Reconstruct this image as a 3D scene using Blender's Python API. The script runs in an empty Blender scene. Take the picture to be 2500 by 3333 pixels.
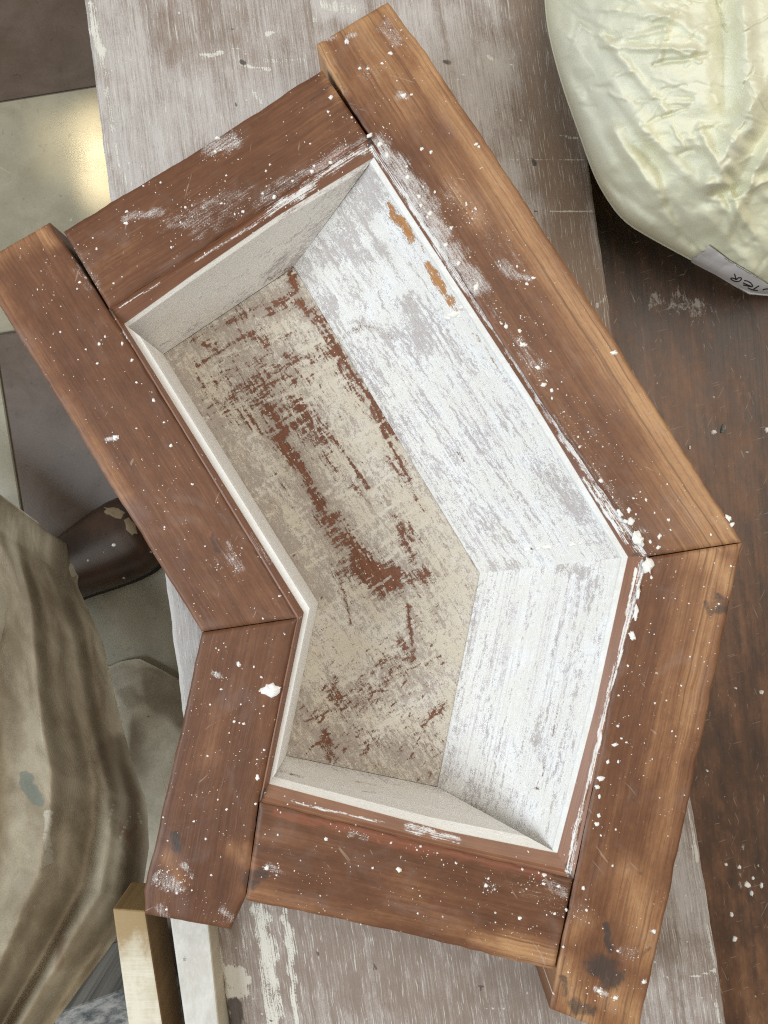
import bpy, math, random
import numpy as np
from mathutils import Vector

random.seed(7)
rng = np.random.default_rng(11)
scene = bpy.context.scene
COL = scene.collection

# ------------------------------------------------------------------ camera, light, exposure
CAM_Z = 1.20                 # camera height above the workshop floor (m)
FPX, CX, CY = 2712.0, 1250.0, 1666.5
cam_d = bpy.data.cameras.new('camera'); cam = bpy.data.objects.new('camera', cam_d); COL.objects.link(cam)
cam_d.sensor_fit = 'VERTICAL'; cam_d.sensor_height = 36.0; cam_d.lens = 36.0 * FPX / 3333.0
cam_d.clip_start = 0.02; cam_d.clip_end = 50
cam.location = (0, 0, CAM_Z); cam.rotation_euler = (0, 0, 0)
scene.camera = cam
scene.render.resolution_x, scene.render.resolution_y = 768, 1024

world = bpy.data.worlds.new('World'); scene.world = world; world.use_nodes = True
bg = world.node_tree.nodes['Background']
bg.inputs['Color'].default_value = (1.0, 0.95, 0.88, 1); bg.inputs['Strength'].default_value = 0.30

def area(name, loc, target, sx, sy, power, col):
    l = bpy.data.lights.new(name, 'AREA'); l.shape = 'RECTANGLE'; l.size = sx; l.size_y = sy
    l.energy = power; l.color = col
    o = bpy.data.objects.new(name, l); COL.objects.link(o); o.location = loc
    o.rotation_euler = (Vector(target) - Vector(loc)).to_track_quat('-Z', 'Y').to_euler()
    return o
# a tall window to the left of the bench, and the diffuse light of the workshop roof
area('window_light', (-1.45, -0.45, 1.85), (0.1, 0, 0.45), 1.1, 1.1, 38, (0.80, 0.91, 1.0))
area('roof_light', (0.7, 0.45, 2.4), (0, 0, 0.4), 1.6, 1.6, 27, (1.0, 0.95, 0.86))
# narrow warm spots added to make the bright patches on the floor tiles
DAPPLE = [(330, 420, 3.0, 150), (345, 560, 3.0, 170), (330, 640, 2.2, 90), (205, 500, 3.2, 46), (150, 400, 2.2, 24), (255, 430, 2.6, 30)]
dapples = []
for (dx_, dy_, ang_, en_) in DAPPLE:
    sp = bpy.data.lights.new('tile_patch_spot', 'SPOT'); sp.energy = en_; sp.color = (1, 0.84, 0.54)
    sp.spot_size = math.radians(ang_); sp.spot_blend = 1.0; sp.shadow_soft_size = 0.02
    spo = bpy.data.objects.new('tile_patch_spot', sp); COL.objects.link(spo); dapples.append((spo, dx_, dy_))

scene.view_settings.view_transform = 'Standard'; scene.view_settings.look = 'None'
scene.view_settings.exposure = 0.06; scene.view_settings.gamma = 1.0
try: scene.view_settings.use_curve_mapping = False
except Exception: pass
scene.render.engine = 'CYCLES'
scene.cycles.use_denoising = False; scene.cycles.filter_width = 1.2
scene.cycles.max_bounces = 6
scene.cycles.use_adaptive_sampling = True; scene.cycles.adaptive_threshold = 0.01

# ------------------------------------------------------------------ measuring helpers
# photo pixels (2500 x 3333) at a known distance below the lens  ->  metres in the workshop
def P(x, y, d):
    return ((x - CX) / FPX * d, -(y - CY) / FPX * d, CAM_Z - d)
def Pn(xy, d):
    xy = np.asarray(xy, float); d = np.broadcast_to(np.asarray(d, float), xy.shape[:-1])
    return np.stack([(xy[..., 0] - CX) / FPX * d, -(xy[..., 1] - CY) / FPX * d, CAM_Z - d], -1)
for (spo, dx_, dy_) in dapples:
    spo.location = (-1.0, 1.2, 1.9)
    spo.rotation_euler = (Vector(P(dx_, dy_, 1.2)) - spo.location).to_track_quat('-Z', 'Y').to_euler()

D_RIM, D_STRIP, D_FLOOR = 0.660, 0.667, 0.755
D_PLANK, D_TABLE, D_GROUND = 0.768, 0.802, 1.20

def sstep(a, b, x):
    t = np.clip((x - a) / (b - a), 0, 1); return t * t * (3 - 2 * t)
def _hash(ix, iy, seed):
    h = (ix * 374761393 + iy * 668265263 + seed * 1274126177) & 0xFFFFFFFF
    h = ((h ^ (h >> 13)) * 1274126177) & 0xFFFFFFFF
    return ((h ^ (h >> 16)) & 0xFFFF) / 65535.0
def vnoise(x, y, seed=0):
    x = np.asarray(x, float); y = np.asarray(y, float)
    ix = np.floor(x).astype(np.int64); iy = np.floor(y).astype(np.int64)
    fx = x - ix; fy = y - iy; fx = fx * fx * (3 - 2 * fx); fy = fy * fy * (3 - 2 * fy)
    a = _hash(ix, iy, seed); b = _hash(ix + 1, iy, seed); c = _hash(ix, iy + 1, seed); d = _hash(ix + 1, iy + 1, seed)
    return (a * (1 - fx) + b * fx) * (1 - fy) + (c * (1 - fx) + d * fx) * fy
def fbm(x, y, seed=0, o=4):
    s = 0; a = 0.5; n = 0
    for k in range(o):
        s = s + a * vnoise(x * 2 ** k, y * 2 ** k, seed + k * 17); n += a; a *= 0.5
    return s / n
def strokes(px, py, items, s0=.2, s1=1.35, warp=.9):
    """strongest of several soft capsules (x0,y0,x1,y1,half width,amount)"""
    out = np.zeros_like(px)
    if px.size < 50 or warp == 0: wx = wy = 0 * px
    else:
        wx = 1.5 * (fbm(px / 34, py / 34, 301, 4) - .5) + .9 * (fbm(px / 110, py / 110, 303, 2) - .5)
        wy = 1.5 * (fbm(px / 34, py / 34, 302, 4) - .5) + .9 * (fbm(px / 110, py / 110, 304, 2) - .5)
    shp = px.shape; fx, fy, ox, oy, out = px.ravel(), py.ravel(), np.broadcast_to(wx, shp).ravel(), np.broadcast_to(wy, shp).ravel(), out.ravel()
    for (x0, y0, x1, y1, w, a) in items:
        k = min(max(w, 7), 34) * warp; pad = w * s1 + k * 1.3
        m = np.flatnonzero((fx > min(x0, x1) - pad) & (fx < max(x0, x1) + pad) & (fy > min(y0, y1) - pad) & (fy < max(y0, y1) + pad))
        if not len(m): continue
        dx, dy = x1 - x0, y1 - y0; L = dx * dx + dy * dy + 1e-9
        X, Y = fx[m] + ox[m] * k, fy[m] + oy[m] * k
        t = np.clip(((X - x0) * dx + (Y - y0) * dy) / L, 0, 1)
        dist = np.hypot(X - x0 - t * dx, Y - y0 - t * dy)
        out[m] = np.maximum(out[m], a * (1 - sstep(s0, s1, dist / w)))
    return out.reshape(shp)
def dabs(px, py, n, region, ang, da, length, width, amt, seed, weight=None):
    """n short brush marks scattered in a region (x0,y0,x1,y1); ang in picture degrees; returns the sum field"""
    r = np.random.default_rng(seed); out = np.zeros_like(px); k = 0; tries = 0
    while k < n and tries < n * 40:
        tries += 1
        x = r.uniform(region[0], region[2]); y = r.uniform(region[1], region[3])
        if weight is not None and r.random() > weight(x, y): continue
        k += 1
        a = math.radians(ang + r.normal() * da); L = r.uniform(*length) / 2; w = r.uniform(*width); am = amt * r.uniform(.5, 1.2)
        m = (np.abs(px - x) < L + 2 * w) & (np.abs(py - y) < L + 2 * w)
        if not m.any(): continue
        dx, dy = px[m] - x, py[m] - y; u = dx * math.cos(a) + dy * math.sin(a); v = -dx * math.sin(a) + dy * math.cos(a) + 2.0 * np.sin(u / 9 + k)
        d = np.hypot(np.maximum(np.abs(u) - L, 0), v) / w
        out[m] = out[m] + am * (1 - sstep(.1, 1.3, d))
    return out
def resample(pts, n):
    pts = np.asarray(pts, float)
    seg = np.r_[0, np.cumsum(np.hypot(*(pts[1:] - pts[:-1]).T))]
    t = np.linspace(0, seg[-1], n)
    return np.stack([np.interp(t, seg, pts[:, 0]), np.interp(t, seg, pts[:, 1])], -1), seg[-1]

# ------------------------------------------------------------------ object helpers
def link(name, me, parent=None, mat=None):
    o = bpy.data.objects.new(name, me); COL.objects.link(o)
    if parent is not None: o.parent = parent
    if mat is not None and len(me.materials) == 0: me.materials.append(mat)
    return o
def tag(o, label=None, cat=None, group=None, kind=None):
    for k, v in (('label', label), ('category', cat), ('group', group), ('kind', kind)):
        if v: o[k] = v
    return o
def empty(name, loc=(0, 0, 0)):
    o = bpy.data.objects.new(name, None); COL.objects.link(o); o.empty_display_size = .05
    return o
def mesh_np(name, V, F, smooth=True):
    me = bpy.data.meshes.new(name)
    V = np.asarray(V, np.float32); F = np.asarray(F, np.int32)
    me.vertices.add(len(V)); me.vertices.foreach_set('co', V.ravel())
    k = F.shape[1]
    me.loops.add(F.size); me.loops.foreach_set('vertex_index', F.ravel())
    me.polygons.add(len(F)); me.polygons.foreach_set('loop_start', np.arange(0, F.size, k, dtype=np.int32))
    me.polygons.foreach_set('loop_total', np.full(len(F), k, np.int32))
    me.update(calc_edges=True); me.validate()
    me.polygons.foreach_set('use_smooth', np.full(len(me.polygons), smooth))
    return me
def set_attr(me, name, typ, arr):
    a = me.attributes.new(name, typ, 'POINT')
    a.data.foreach_set('color' if typ == 'FLOAT_COLOR' else 'vector' if typ == 'FLOAT_VECTOR' else 'value', np.asarray(arr, np.float32).ravel())
def grid_solid(name, top, bot, grain=None, ch=None, smooth=True):
    """closed body between two (nu,nv,3) grids; top is the visible face"""
    nu, nv = top.shape[:2]
    V = np.concatenate([top.reshape(-1, 3), bot.reshape(-1, 3)])
    i = np.arange(nu * nv).reshape(nu, nv); j = i + nu * nv
    q = lambda a: np.stack([a[:-1, :-1], a[1:, :-1], a[1:, 1:], a[:-1, 1:]], -1).reshape(-1, 4)
    F = [q(i), q(j)[:, ::-1]]
    per = np.concatenate([i[:, 0], i[-1, 1:], i[-2::-1, -1], i[0, -2:0:-1]]); pj = per + nu * nv
    F.append(np.stack([per, pj, np.roll(pj, -1), np.roll(per, -1)], -1)[:, ::-1])
    F = np.concatenate(F)
    # keep the top facing the camera
    a, b, c = V[F[0, 0]], V[F[0, 1]], V[F[0, 2]]
    if np.cross(b - a, c - a)[2] < 0: F = F[:, ::-1]
    me = mesh_np(name, V, F, smooth)
    if grain is not None:
        g = np.concatenate([grain.reshape(-1, 2)] * 2); g = np.c_[g, np.r_[np.zeros(nu * nv), np.ones(nu * nv) * .1]]
        set_attr(me, 'grain', 'FLOAT_VECTOR', g)
    if ch is not None:
        set_attr(me, 'ch', 'FLOAT_COLOR', np.concatenate([ch.reshape(-1, 4)] * 2))
    return me
def edge_lines(me, ang=math.radians(50)):
    me.set_sharp_from_angle(angle=ang)

# ------------------------------------------------------------------ node helpers
class NT:
    def __init__(s, name):
        s.m = bpy.data.materials.new(name); s.m.use_nodes = True
        s.t = s.m.node_tree; s.b = s.t.nodes['Principled BSDF']; s.out = s.t.nodes['Material Output']
    def n(s, typ, **k):
        x = s.t.nodes.new(typ)
        for a, v in k.items(): setattr(x, a, v)
        return x
    def put(s, sock, v):
        if v is None: return
        if isinstance(v, bpy.types.NodeSocket): s.t.links.new(v, sock)
        elif isinstance(v, tuple) and sock.type == 'RGBA' and len(v) == 3: sock.default_value = (*v, 1)
        else: sock.default_value = v
    def math(s, op, a, b=None, c=None, clamp=False):
        x = s.n('ShaderNodeMath', operation=op, use_clamp=clamp)
        for k, v in enumerate((a, b, c)): s.put(x.inputs[k], v)
        return x.outputs[0]
    def add(s, *a):
        r = a[0]
        for v in a[1:]: r = s.math('ADD', r, v)
        return r
    def mul(s, a, b): return s.math('MULTIPLY', a, b)
    def dev(s, a, k): return s.math('MULTIPLY_ADD', a, k, -0.5 * k)      # (a-.5)*k
    def step(s, lo, hi, v):
        x = s.n('ShaderNodeMapRange', interpolation_type='SMOOTHSTEP')
        s.put(x.inputs['Value'], v); s.put(x.inputs['From Min'], lo); s.put(x.inputs['From Max'], hi)
        return x.outputs[0]
    def attr(s, name):
        x = s.n('ShaderNodeAttribute', attribute_name=name); return x
    def ch(s):
        a = s.attr('ch'); sp = s.n('ShaderNodeSeparateColor'); s.put(sp.inputs[0], a.outputs['Color'])
        return sp.outputs[0], sp.outputs[1], sp.outputs[2], a.outputs['Alpha']
    def scaled(s, vec, sx, sy, sz=1.0, rot=0.0, off=0.0):
        x = s.n('ShaderNodeMapping'); s.put(x.inputs['Vector'], vec)
        x.inputs['Scale'].default_value = (sx, sy, sz); x.inputs['Location'].default_value = (off, off * 1.7, 0)
        if rot:
            y = s.n('ShaderNodeMapping'); s.put(y.inputs['Vector'], vec); y.inputs['Rotation'].default_value = (0, 0, rot)
            s.put(x.inputs['Vector'], y.outputs[0])
        return x.outputs[0]
    def noise(s, vec, sx, sy, detail=3.0, rough=.55, dist=0.0, rot=0.0, off=0.0):
        x = s.n('ShaderNodeTexNoise'); s.put(x.inputs['Vector'], s.scaled(vec, sx, sy, 1.0, rot, off))
        x.inputs['Scale'].default_value = 1.0; x.inputs['Detail'].default_value = detail
        x.inputs['Roughness'].default_value = rough; x.inputs['Distortion'].default_value = dist
        return x.outputs[0]
    def mix(s, f, a, b, blend='MIX'):
        x = s.n('ShaderNodeMix', data_type='RGBA', blend_type=blend)
        s.put(x.inputs['Factor'], f); s.put(x.inputs['A'], None)
        s.put(x.inputs[6], a); s.put(x.inputs[7], b)
        return x.outputs[2]
    def ramp(s, f, stops):
        x = s.n('ShaderNodeValToRGB'); s.put(x.inputs[0], f); e = x.color_ramp.elements
        while len(e) < len(stops): e.new(0.5)
        for k, (p, c) in enumerate(stops): e[k].position = p; e[k].color = (*c, 1)
        return x.outputs[0]
    def specks(s, vec, per_m, density, size=.34, off=0.0):
        """small round dots; density 0..1 is the share of cells that hold one"""
        x = s.n('ShaderNodeTexVoronoi'); sv = s.scaled(vec, per_m, per_m, 1, 0, off); x.inputs['Scale'].default_value = 1
        wn = s.n('ShaderNodeTexNoise'); s.put(wn.inputs['Vector'], sv); wn.inputs['Scale'].default_value = 4.5; wn.inputs['Detail'].default_value = 1
        wm = s.n('ShaderNodeVectorMath', operation='MULTIPLY_ADD'); s.put(wm.inputs[0], wn.outputs['Color']); wm.inputs[1].default_value = (.55, .55, 0); s.put(wm.inputs[2], sv)
        s.put(x.inputs['Vector'], wm.outputs[0])
        sp = s.n('ShaderNodeSeparateColor'); s.put(sp.inputs[0], x.outputs['Color'])
        on = s.math('LESS_THAN', sp.outputs[0], density)
        r = s.math('MULTIPLY_ADD', sp.outputs[1], size, size * .25)
        inside = s.math('LESS_THAN', x.outputs['Distance'], r)
        return s.mul(on, inside)
    def finish(s, col, rough, bump=None, bstr=.3, bdist=.001, spec=.5):
        s.put(s.b.inputs['Base Color'], col); s.put(s.b.inputs['Roughness'], rough)
        s.b.inputs['Specular IOR Level'].default_value = spec
        if bump is not None:
            x = s.n('ShaderNodeBump'); x.inputs['Strength'].default_value = bstr; x.inputs['Distance'].default_value = bdist
            s.put(x.inputs['Height'], bump); s.put(s.b.inputs['Normal'], x.outputs[0])
        return s.m

def lin(r, g, b):
    f = lambda c: (c / 255 / 12.92) if c / 255 <= .04045 else ((c / 255 + .055) / 1.055) ** 2.4
    return (f(r), f(g), f(b))

# ------------------------------------------------------------------ materials
def mat_rail():
    """oiled pine: red-brown, worn to tan, plaster dust in the pores.  ch = tan wear, dust, black stain, red"""
    m = NT('stained_pine'); v = m.attr('grain').outputs['Vector']; tan, dust, stain, red = m.ch()
    g1 = m.noise(v, 9, 420, 3, .6, .3); g2 = m.noise(v, 5, 75, 4, .6, .5); n3 = m.noise(v, 38, 60, 5, .6)
    fine = m.noise(v, 900, 1100, 2, .7); mid = m.noise(v, 130, 210, 4, .7)
    t = m.add(tan, m.dev(g2, .46), m.dev(n3, .34), m.dev(m.noise(v, 7, 18, 3, .6, .6), .30), m.mul(m.dev(g1, 1.0), m.math('MULTIPLY_ADD', tan, .9, .12)), m.dev(mid, .26))
    col = m.ramp(t, [(0, (.085, .036, .019)), (.3, (.148, .064, .032)), (.58, (.252, .119, .056)), (1, (.45, .253, .122))])
    lines = m.mul(m.step(.54, .64, m.noise(v, 2.2, 300, 2, .5, .2)), m.step(.30, .75, tan))
    col = m.mix(m.mul(lines, .6), col, (.125, .056, .032))
    col = m.mix(m.mul(m.step(.3, .8, m.add(red, m.dev(g2, .7))), .65), col, (.25, .085, .045))
    st = m.step(.22, .72, m.add(stain, m.dev(mid, 1.1), m.dev(n3, .5), m.dev(fine, .5), m.dev(g1, .4)))
    col = m.mix(m.mul(st, .78), col, (.046, .042, .040))
    pore = m.step(.56, .72, m.noise(v, 55, 1250, 2, .6, .2, 0, 8.0)); col = m.mix(m.mul(pore, .42), col, (.060, .027, .016))
    lite = m.step(.60, .76, m.noise(v, 26, 900, 3, .65, .2, 0, 5.0)); col = m.mix(m.mul(lite, .26), col, (.42, .26, .15))
    nick = m.step(.71, .74, m.noise(v, 30, 260, 2, .5, .6, .8, 3.0)); col = m.mix(m.mul(nick, .35), col, (.50, .38, .29))
    mott = m.noise(v, 380, 460, 3, .75); col = m.mix(m.mul(m.step(.50, .72, mott), .22), col, (.055, .026, .017))
    gl = m.noise(v, 40, 700, 3, .65); smk = m.noise(v, 22, 30, 4, .6, .8)
    col = m.mix(m.mul(m.step(.50, .75, smk), .09), col, (.42, .37, .36))
    film = m.step(.36, .88, m.add(dust, m.dev(fine, .9), m.dev(gl, .8), m.dev(n3, .5), m.dev(mid, .5)))
    col = m.mix(m.mul(film, .8), col, (.68, .66, .64))
    clus = m.step(.48, .68, m.noise(v, 20, 26, 4, .7, .5, 0, 2.2)); dust = m.mul(dust, m.math('MULTIPLY_ADD', clus, 1.5, .25))
    d2 = m.math('MULTIPLY_ADD', dust, .22, .0)
    s1 = m.specks(v, 300, d2, .20); s2 = m.specks(v, 640, m.math('MULTIPLY_ADD', dust, .34, .004), .26, 3.3)
    s3 = m.specks(v, 130, m.math('MULTIPLY_ADD', dust, .12, -.002), .15, 9.1)
    sp = m.math('MAXIMUM', m.math('MAXIMUM', s1, s2), s3)
    col = m.mix(m.mul(sp, .8), col, (.74, .68, .60))
    rough = m.add(.46, m.mul(film, .4), m.dev(n3, .25))
    return m.finish(col, rough, m.add(g1, m.mul(g2, 1.2), m.mul(film, .7), m.mul(sp, 1.2)), .35, .0008, .26)

def mat_strip():
    """planed reddish moulding round the opening. ch = tan, white smear, dark, -"""
    m = NT('moulding_wood'); v = m.attr('grain').outputs['Vector']; tan, dust, dark, red = m.ch()
    g1 = m.noise(v, 10, 600, 3, .6); n3 = m.noise(v, 30, 200, 4, .6); fine = m.noise(v, 500, 900, 3, .7)
    col = m.ramp(m.add(tan, m.dev(g1, .4), m.dev(n3, .5)), [(0, (.098, .042, .022)), (.5, (.185, .078, .039)), (1, (.32, .150, .075))])
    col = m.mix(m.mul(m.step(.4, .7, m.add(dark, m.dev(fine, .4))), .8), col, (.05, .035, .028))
    streak = m.noise(v, 22, 900, 4, .7, .6)
    f = m.step(.40, .66, m.add(dust, m.dev(streak, 1.7), m.dev(fine, .9)))
    col = m.mix(m.mul(f, .9), col, (.80, .79, .77))
    sp = m.specks(v, 420, m.math('MULTIPLY_ADD', dust, .15, .05), .24)
    col = m.mix(sp, col, (.8, .77, .72))
    return m.finish(col, m.add(.42, m.mul(f, .4)), m.add(g1, f), .3, .0006, .45)

def mat_paint(name='plaster_wash', c_lo=(.69, .675, .635), c_hi=(.75, .755, .755), c_top=(.83, .83, .825), c_thin=(.40, .355, .335)):
    """brushed-out plaster wash over red-brown shellac. ch = bare wood, thin grey wash, grain streaks, orange wood"""
    m = NT(name); v = m.attr('grain').outputs['Vector']; bare, thin, grain, orange = m.ch()
    fine = m.noise(v, 700, 900, 4, .7); mid = m.noise(v, 150, 230, 5, .68, .4); big = m.noise(v, 26, 34, 4, .6)
    along = m.noise(v, 50, 560, 4, .7, .9); across = m.noise(v, 520, 75, 4, .7, 1.1); lng = m.noise(v, 7, 420, 3, .6, .25)
    cream = m.mix(m.step(.35, .7, big), c_lo, c_hi)
    cream = m.mix(m.mul(m.step(.45, .65, mid), .5), cream, c_top)
    tw = m.add(thin, m.dev(mid, 1.7), m.dev(fine, 1.7), m.dev(along, .8), m.dev(big, .8))
    g = m.step(.30, .80, tw)
    col = m.mix(m.mul(g, .84), cream, c_thin)
    gr = m.mul(m.step(.47, .72, m.add(lng, m.dev(fine, .8), m.dev(mid, .7), m.dev(big, .5))), grain)
    col = m.mix(m.mul(gr, .80), col, (.46, .40, .405))
    scratch = m.mul(m.step(.60, .68, m.noise(v, 90, 800, 3, .7, .0, .5)), m.step(.15, .6, thin))
    col = m.mix(m.mul(scratch, .5), col, (.26, .19, .15))
    bw = m.add(m.mul(bare, 1.25), m.dev(along, .9), m.dev(across, .8), m.dev(mid, 1.2), m.dev(fine, 1.3))
    half = m.step(.10, .50, bw); full = m.step(.40, .58, bw)
    col = m.mix(m.mul(half, .62), col, (.27, .19, .15))
    wood = m.mix(m.step(.3, .7, m.noise(v, 20, 300, 3, .6)), (.135, .052, .028), (.205, .078, .038))
    col = m.mix(full, col, wood)
    ob = m.step(.36, .66, m.add(orange, m.dev(mid, 1.2), m.dev(along, 1.3), m.dev(fine, 1.0)))
    col = m.mix(ob, col, m.mix(m.step(.3, .7, along), (.36, .155, .055), (.47, .235, .09)))
    dust = m.specks(v, 600, .10, .3)
    col = m.mix(m.mul(dust, m.math('MAXIMUM', full, ob)), col, (.8, .76, .68))
    h = m.add(mid, m.mul(fine, .8), m.mul(g, -.5), m.mul(full, -1.2), m.mul(gr, -.7), m.mul(ob, -.8))
    return m.finish(col, m.add(.82, m.mul(full, -.35)), h, .55, .0012, .3)

def mat_plank():
    """scrubbed bench plank. ch = white wash, cream paint, dark stain, brown tone"""
    m = NT('scrubbed_plank'); v = m.attr('grain').outputs['Vector']; white, cream, stain, brown = m.ch()
    g1 = m.noise(v, 14, 700, 4, .65); g2 = m.noise(v, 5, 60, 4, .6, .4); n3 = m.noise(v, 28, 40, 5, .65); fine = m.noise(v, 600, 900, 3, .7)
    base = m.ramp(m.add(.5, m.dev(g1, .55), m.dev(n3, .5), m.dev(g2, .3)), [(0, (.165, .122, .096)), (.5, (.265, .205, .168)), (1, (.38, .315, .268))])
    base = m.mix(m.mul(m.step(.2, .8, m.add(brown, m.dev(g2, .5))), .8), base, m.ramp(g1, [(0, (.175, .122, .088)), (1, (.34, .25, .19))]))
    w = m.step(.22, 1.0, m.add(white, m.dev(g1, 1.2), m.dev(g2, .45), m.dev(n3, .75), m.dev(fine, .8)))
    col = m.mix(m.mul(w, .78), base, (.56, .53, .505))
    dash = m.noise(v, 38, 950, 2, .6, .2, 0, 4.0)
    ds = m.step(.60, .66, m.add(dash, m.dev(n3, .10), m.mul(white, .02)))
    col = m.mix(m.mul(ds, .8), col, (.62, .58, .52))
    dk = m.step(.68, .72, m.noise(v, 60, 1000, 2, .55, 0, 0, 11.0))
    col = m.mix(m.mul(dk, .4), col, (.11, .085, .07))
    c = m.step(.46, .60, m.add(cream, m.dev(g1, 1.0), m.dev(n3, .6), m.dev(fine, .6)))
    col = m.mix(m.mul(c, .85), col, (.69, .66, .585))
    st = m.step(.42, .6, m.add(stain, m.dev(fine, .35), m.dev(n3, .35)))
    col = m.mix(m.mul(st, .8), col, (.06, .048, .042))
    pit = m.specks(v, 55, .10, .10, 2.0)
    col = m.mix(m.mul(pit, .75), col, (.08, .06, .05))
    sp = m.specks(v, 210, .05, .18, 6.0)
    col = m.mix(m.mul(sp, .7), col, (.7, .67, .62))
    h = m.add(g1, m.mul(g2, .6), m.mul(ds, .5), m.mul(c, 1.2), m.mul(dk, -.8), m.mul(pit, -2.0))
    return m.finish(col, .72, h, .5, .001, .3)

def mat_table():
    m = NT('dark_tabletop'); v = m.attr('grain').outputs['Vector']; white, cream, stain, brown = m.ch()
    g1 = m.noise(v, 9, 360, 4, .6, .3); n3 = m.noise(v, 22, 40, 5, .65); fine = m.noise(v, 500, 700, 3, .7)
    col = m.ramp(m.add(brown, m.dev(g1, .45), m.dev(n3, 1.0), m.dev(m.noise(v, 120, 200, 4, .7), .5)), [(0, (.046, .030, .021)), (.4, (.096, .050, .029)), (.7, (.165, .080, .040)), (1, (.23, .12, .062))])
    dash = m.noise(v, 90, 700, 2, .55, .9, 0, 4.0)
    ds = m.step(.70, .76, m.add(dash, m.dev(n3, .22), m.mul(white, .06)))
    col = m.mix(m.mul(ds, .55), col, (.42, .37, .31))
    for rr_, oo_ in ((.5, 2.0), (-.35, 7.0), (1.3, 5.0)):
        sc_ = m.step(.70, .74, m.noise(v, 40, 700, 2, .5, .3, rr_, oo_)); col = m.mix(m.mul(sc_, .5), col, (.40, .35, .28))
    w = m.step(.62, .85, m.add(white, m.dev(m.noise(v, 90, 120, 5, .7, .8), 1.4), m.dev(fine, .7)))
    col = m.mix(m.mul(w, .6), col, (.46, .43, .38))
    sp = m.specks(v, 150, .05, .12, 6.0)
    col = m.mix(m.mul(sp, .7), col, (.62, .57, .48))
    return m.finish(col, m.add(.42, m.dev(n3, .3)), m.add(g1, m.mul(ds, .5)), .3, .001, .4)

def mat_simple(name, c0, c1, scale=60, rough=.7, aniso=1.0, bump=.3, speck=0.0, spec=.4, c_speck=(.7, .67, .6), coord='Object'):
    m = NT(name); tc = m.n('ShaderNodeTexCoord').outputs[coord]
    n = m.noise(tc, scale, scale * aniso, 5, .65, .3); f = m.noise(tc, scale * 14, scale * 14 * aniso, 3, .7)
    col = m.mix(m.step(.3, .7, m.add(n, m.dev(f, .35))), c0, c1)
    if speck:
        col = m.mix(m.mul(m.specks(tc, 160, speck, .2), .8), col, c_speck)
    return m.finish(col, rough, m.add(n, m.mul(f, .5)), bump, .001, spec)

def mat_tile(name, c0, c1):
    m = NT(name); tc = m.n('ShaderNodeTexCoord').outputs['Object']
    oi = m.n('ShaderNodeObjectInfo')
    vv = m.n('ShaderNodeVectorMath', operation='ADD'); m.put(vv.inputs[0], tc); m.put(vv.inputs[1], oi.outputs['Location'])
    v = vv.outputs[0]
    n = m.noise(v, 14, 14, 6, .65, .5); f = m.noise(v, 260, 260, 3, .7); s = m.noise(v, 70, 70, 4, .7)
    col = m.mix(m.step(.3, .72, m.add(n, m.dev(f, .3))), c0, c1)
    col = m.mix(m.mul(m.step(.58, .72, s), .5), col, tuple(c * .5 for c in c0))
    col = m.mix(m.mul(m.step(.52, .7, m.noise(v, 7, 5, 4, .6, 1.0)), .35), col, tuple(c * .6 for c in c0))
    col = m.mix(m.mul(m.step(.70, .73, m.noise(v, 6, 190, 2, .6, .4, .7)), .3), col, tuple(min(1, c * 1.7) for c in c1))
    col = m.mix(m.mul(m.specks(v, 60, .06, .08), .6), col, (.55, .5, .42))
    return m.finish(col, m.add(.38, m.dev(n, .3)), m.add(n, m.mul(f, .2)), .12, .001, .4)

def mat_bag():
    m = NT('cream_plastic_film'); tc = m.n('ShaderNodeTexCoord').outputs['Object']
    n = m.noise(tc, 9, 9, 4, .6); v1 = m.n('ShaderNodeTexVoronoi', feature='DISTANCE_TO_EDGE')
    m.put(v1.inputs['Vector'], m.scaled(tc, 26, 42, 20)); v1.inputs['Scale'].default_value = 1
    crease = m.step(.0, .12, v1.outputs['Distance'])
    cr2 = m.noise(tc, 55, 120, 3, .6, 1.2, .5)
    col = m.mix(m.step(.3, .7, n), (.82, .80, .585), (.85, .835, .68))
    m.put(m.b.inputs['Base Color'], col); m.put(m.b.inputs['Roughness'], .55)
    bp = m.n('ShaderNodeBump'); bp.inputs['Strength'].default_value = .22; bp.inputs['Distance'].default_value = .0025
    m.put(bp.inputs['Height'], m.add(m.mul(crease, .10), m.mul(cr2, .35), m.mul(m.noise(tc, 16, 27, 2, .5, 1.5), 1.4)))
    m.put(m.b.inputs['Normal'], bp.outputs[0])
    tr = m.n('ShaderNodeBsdfTranslucent'); tr.inputs['Color'].default_value = (.75, .74, .50, 1); m.put(tr.inputs['Normal'], bp.outputs[0])
    mx = m.n('ShaderNodeMixShader'); mx.inputs[0].default_value = .22
    m.put(mx.inputs[1], m.b.outputs[0]); m.put(mx.inputs[2], tr.outputs[0]); m.put(m.out.inputs['Surface'], mx.outputs[0])
    return m.m

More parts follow.
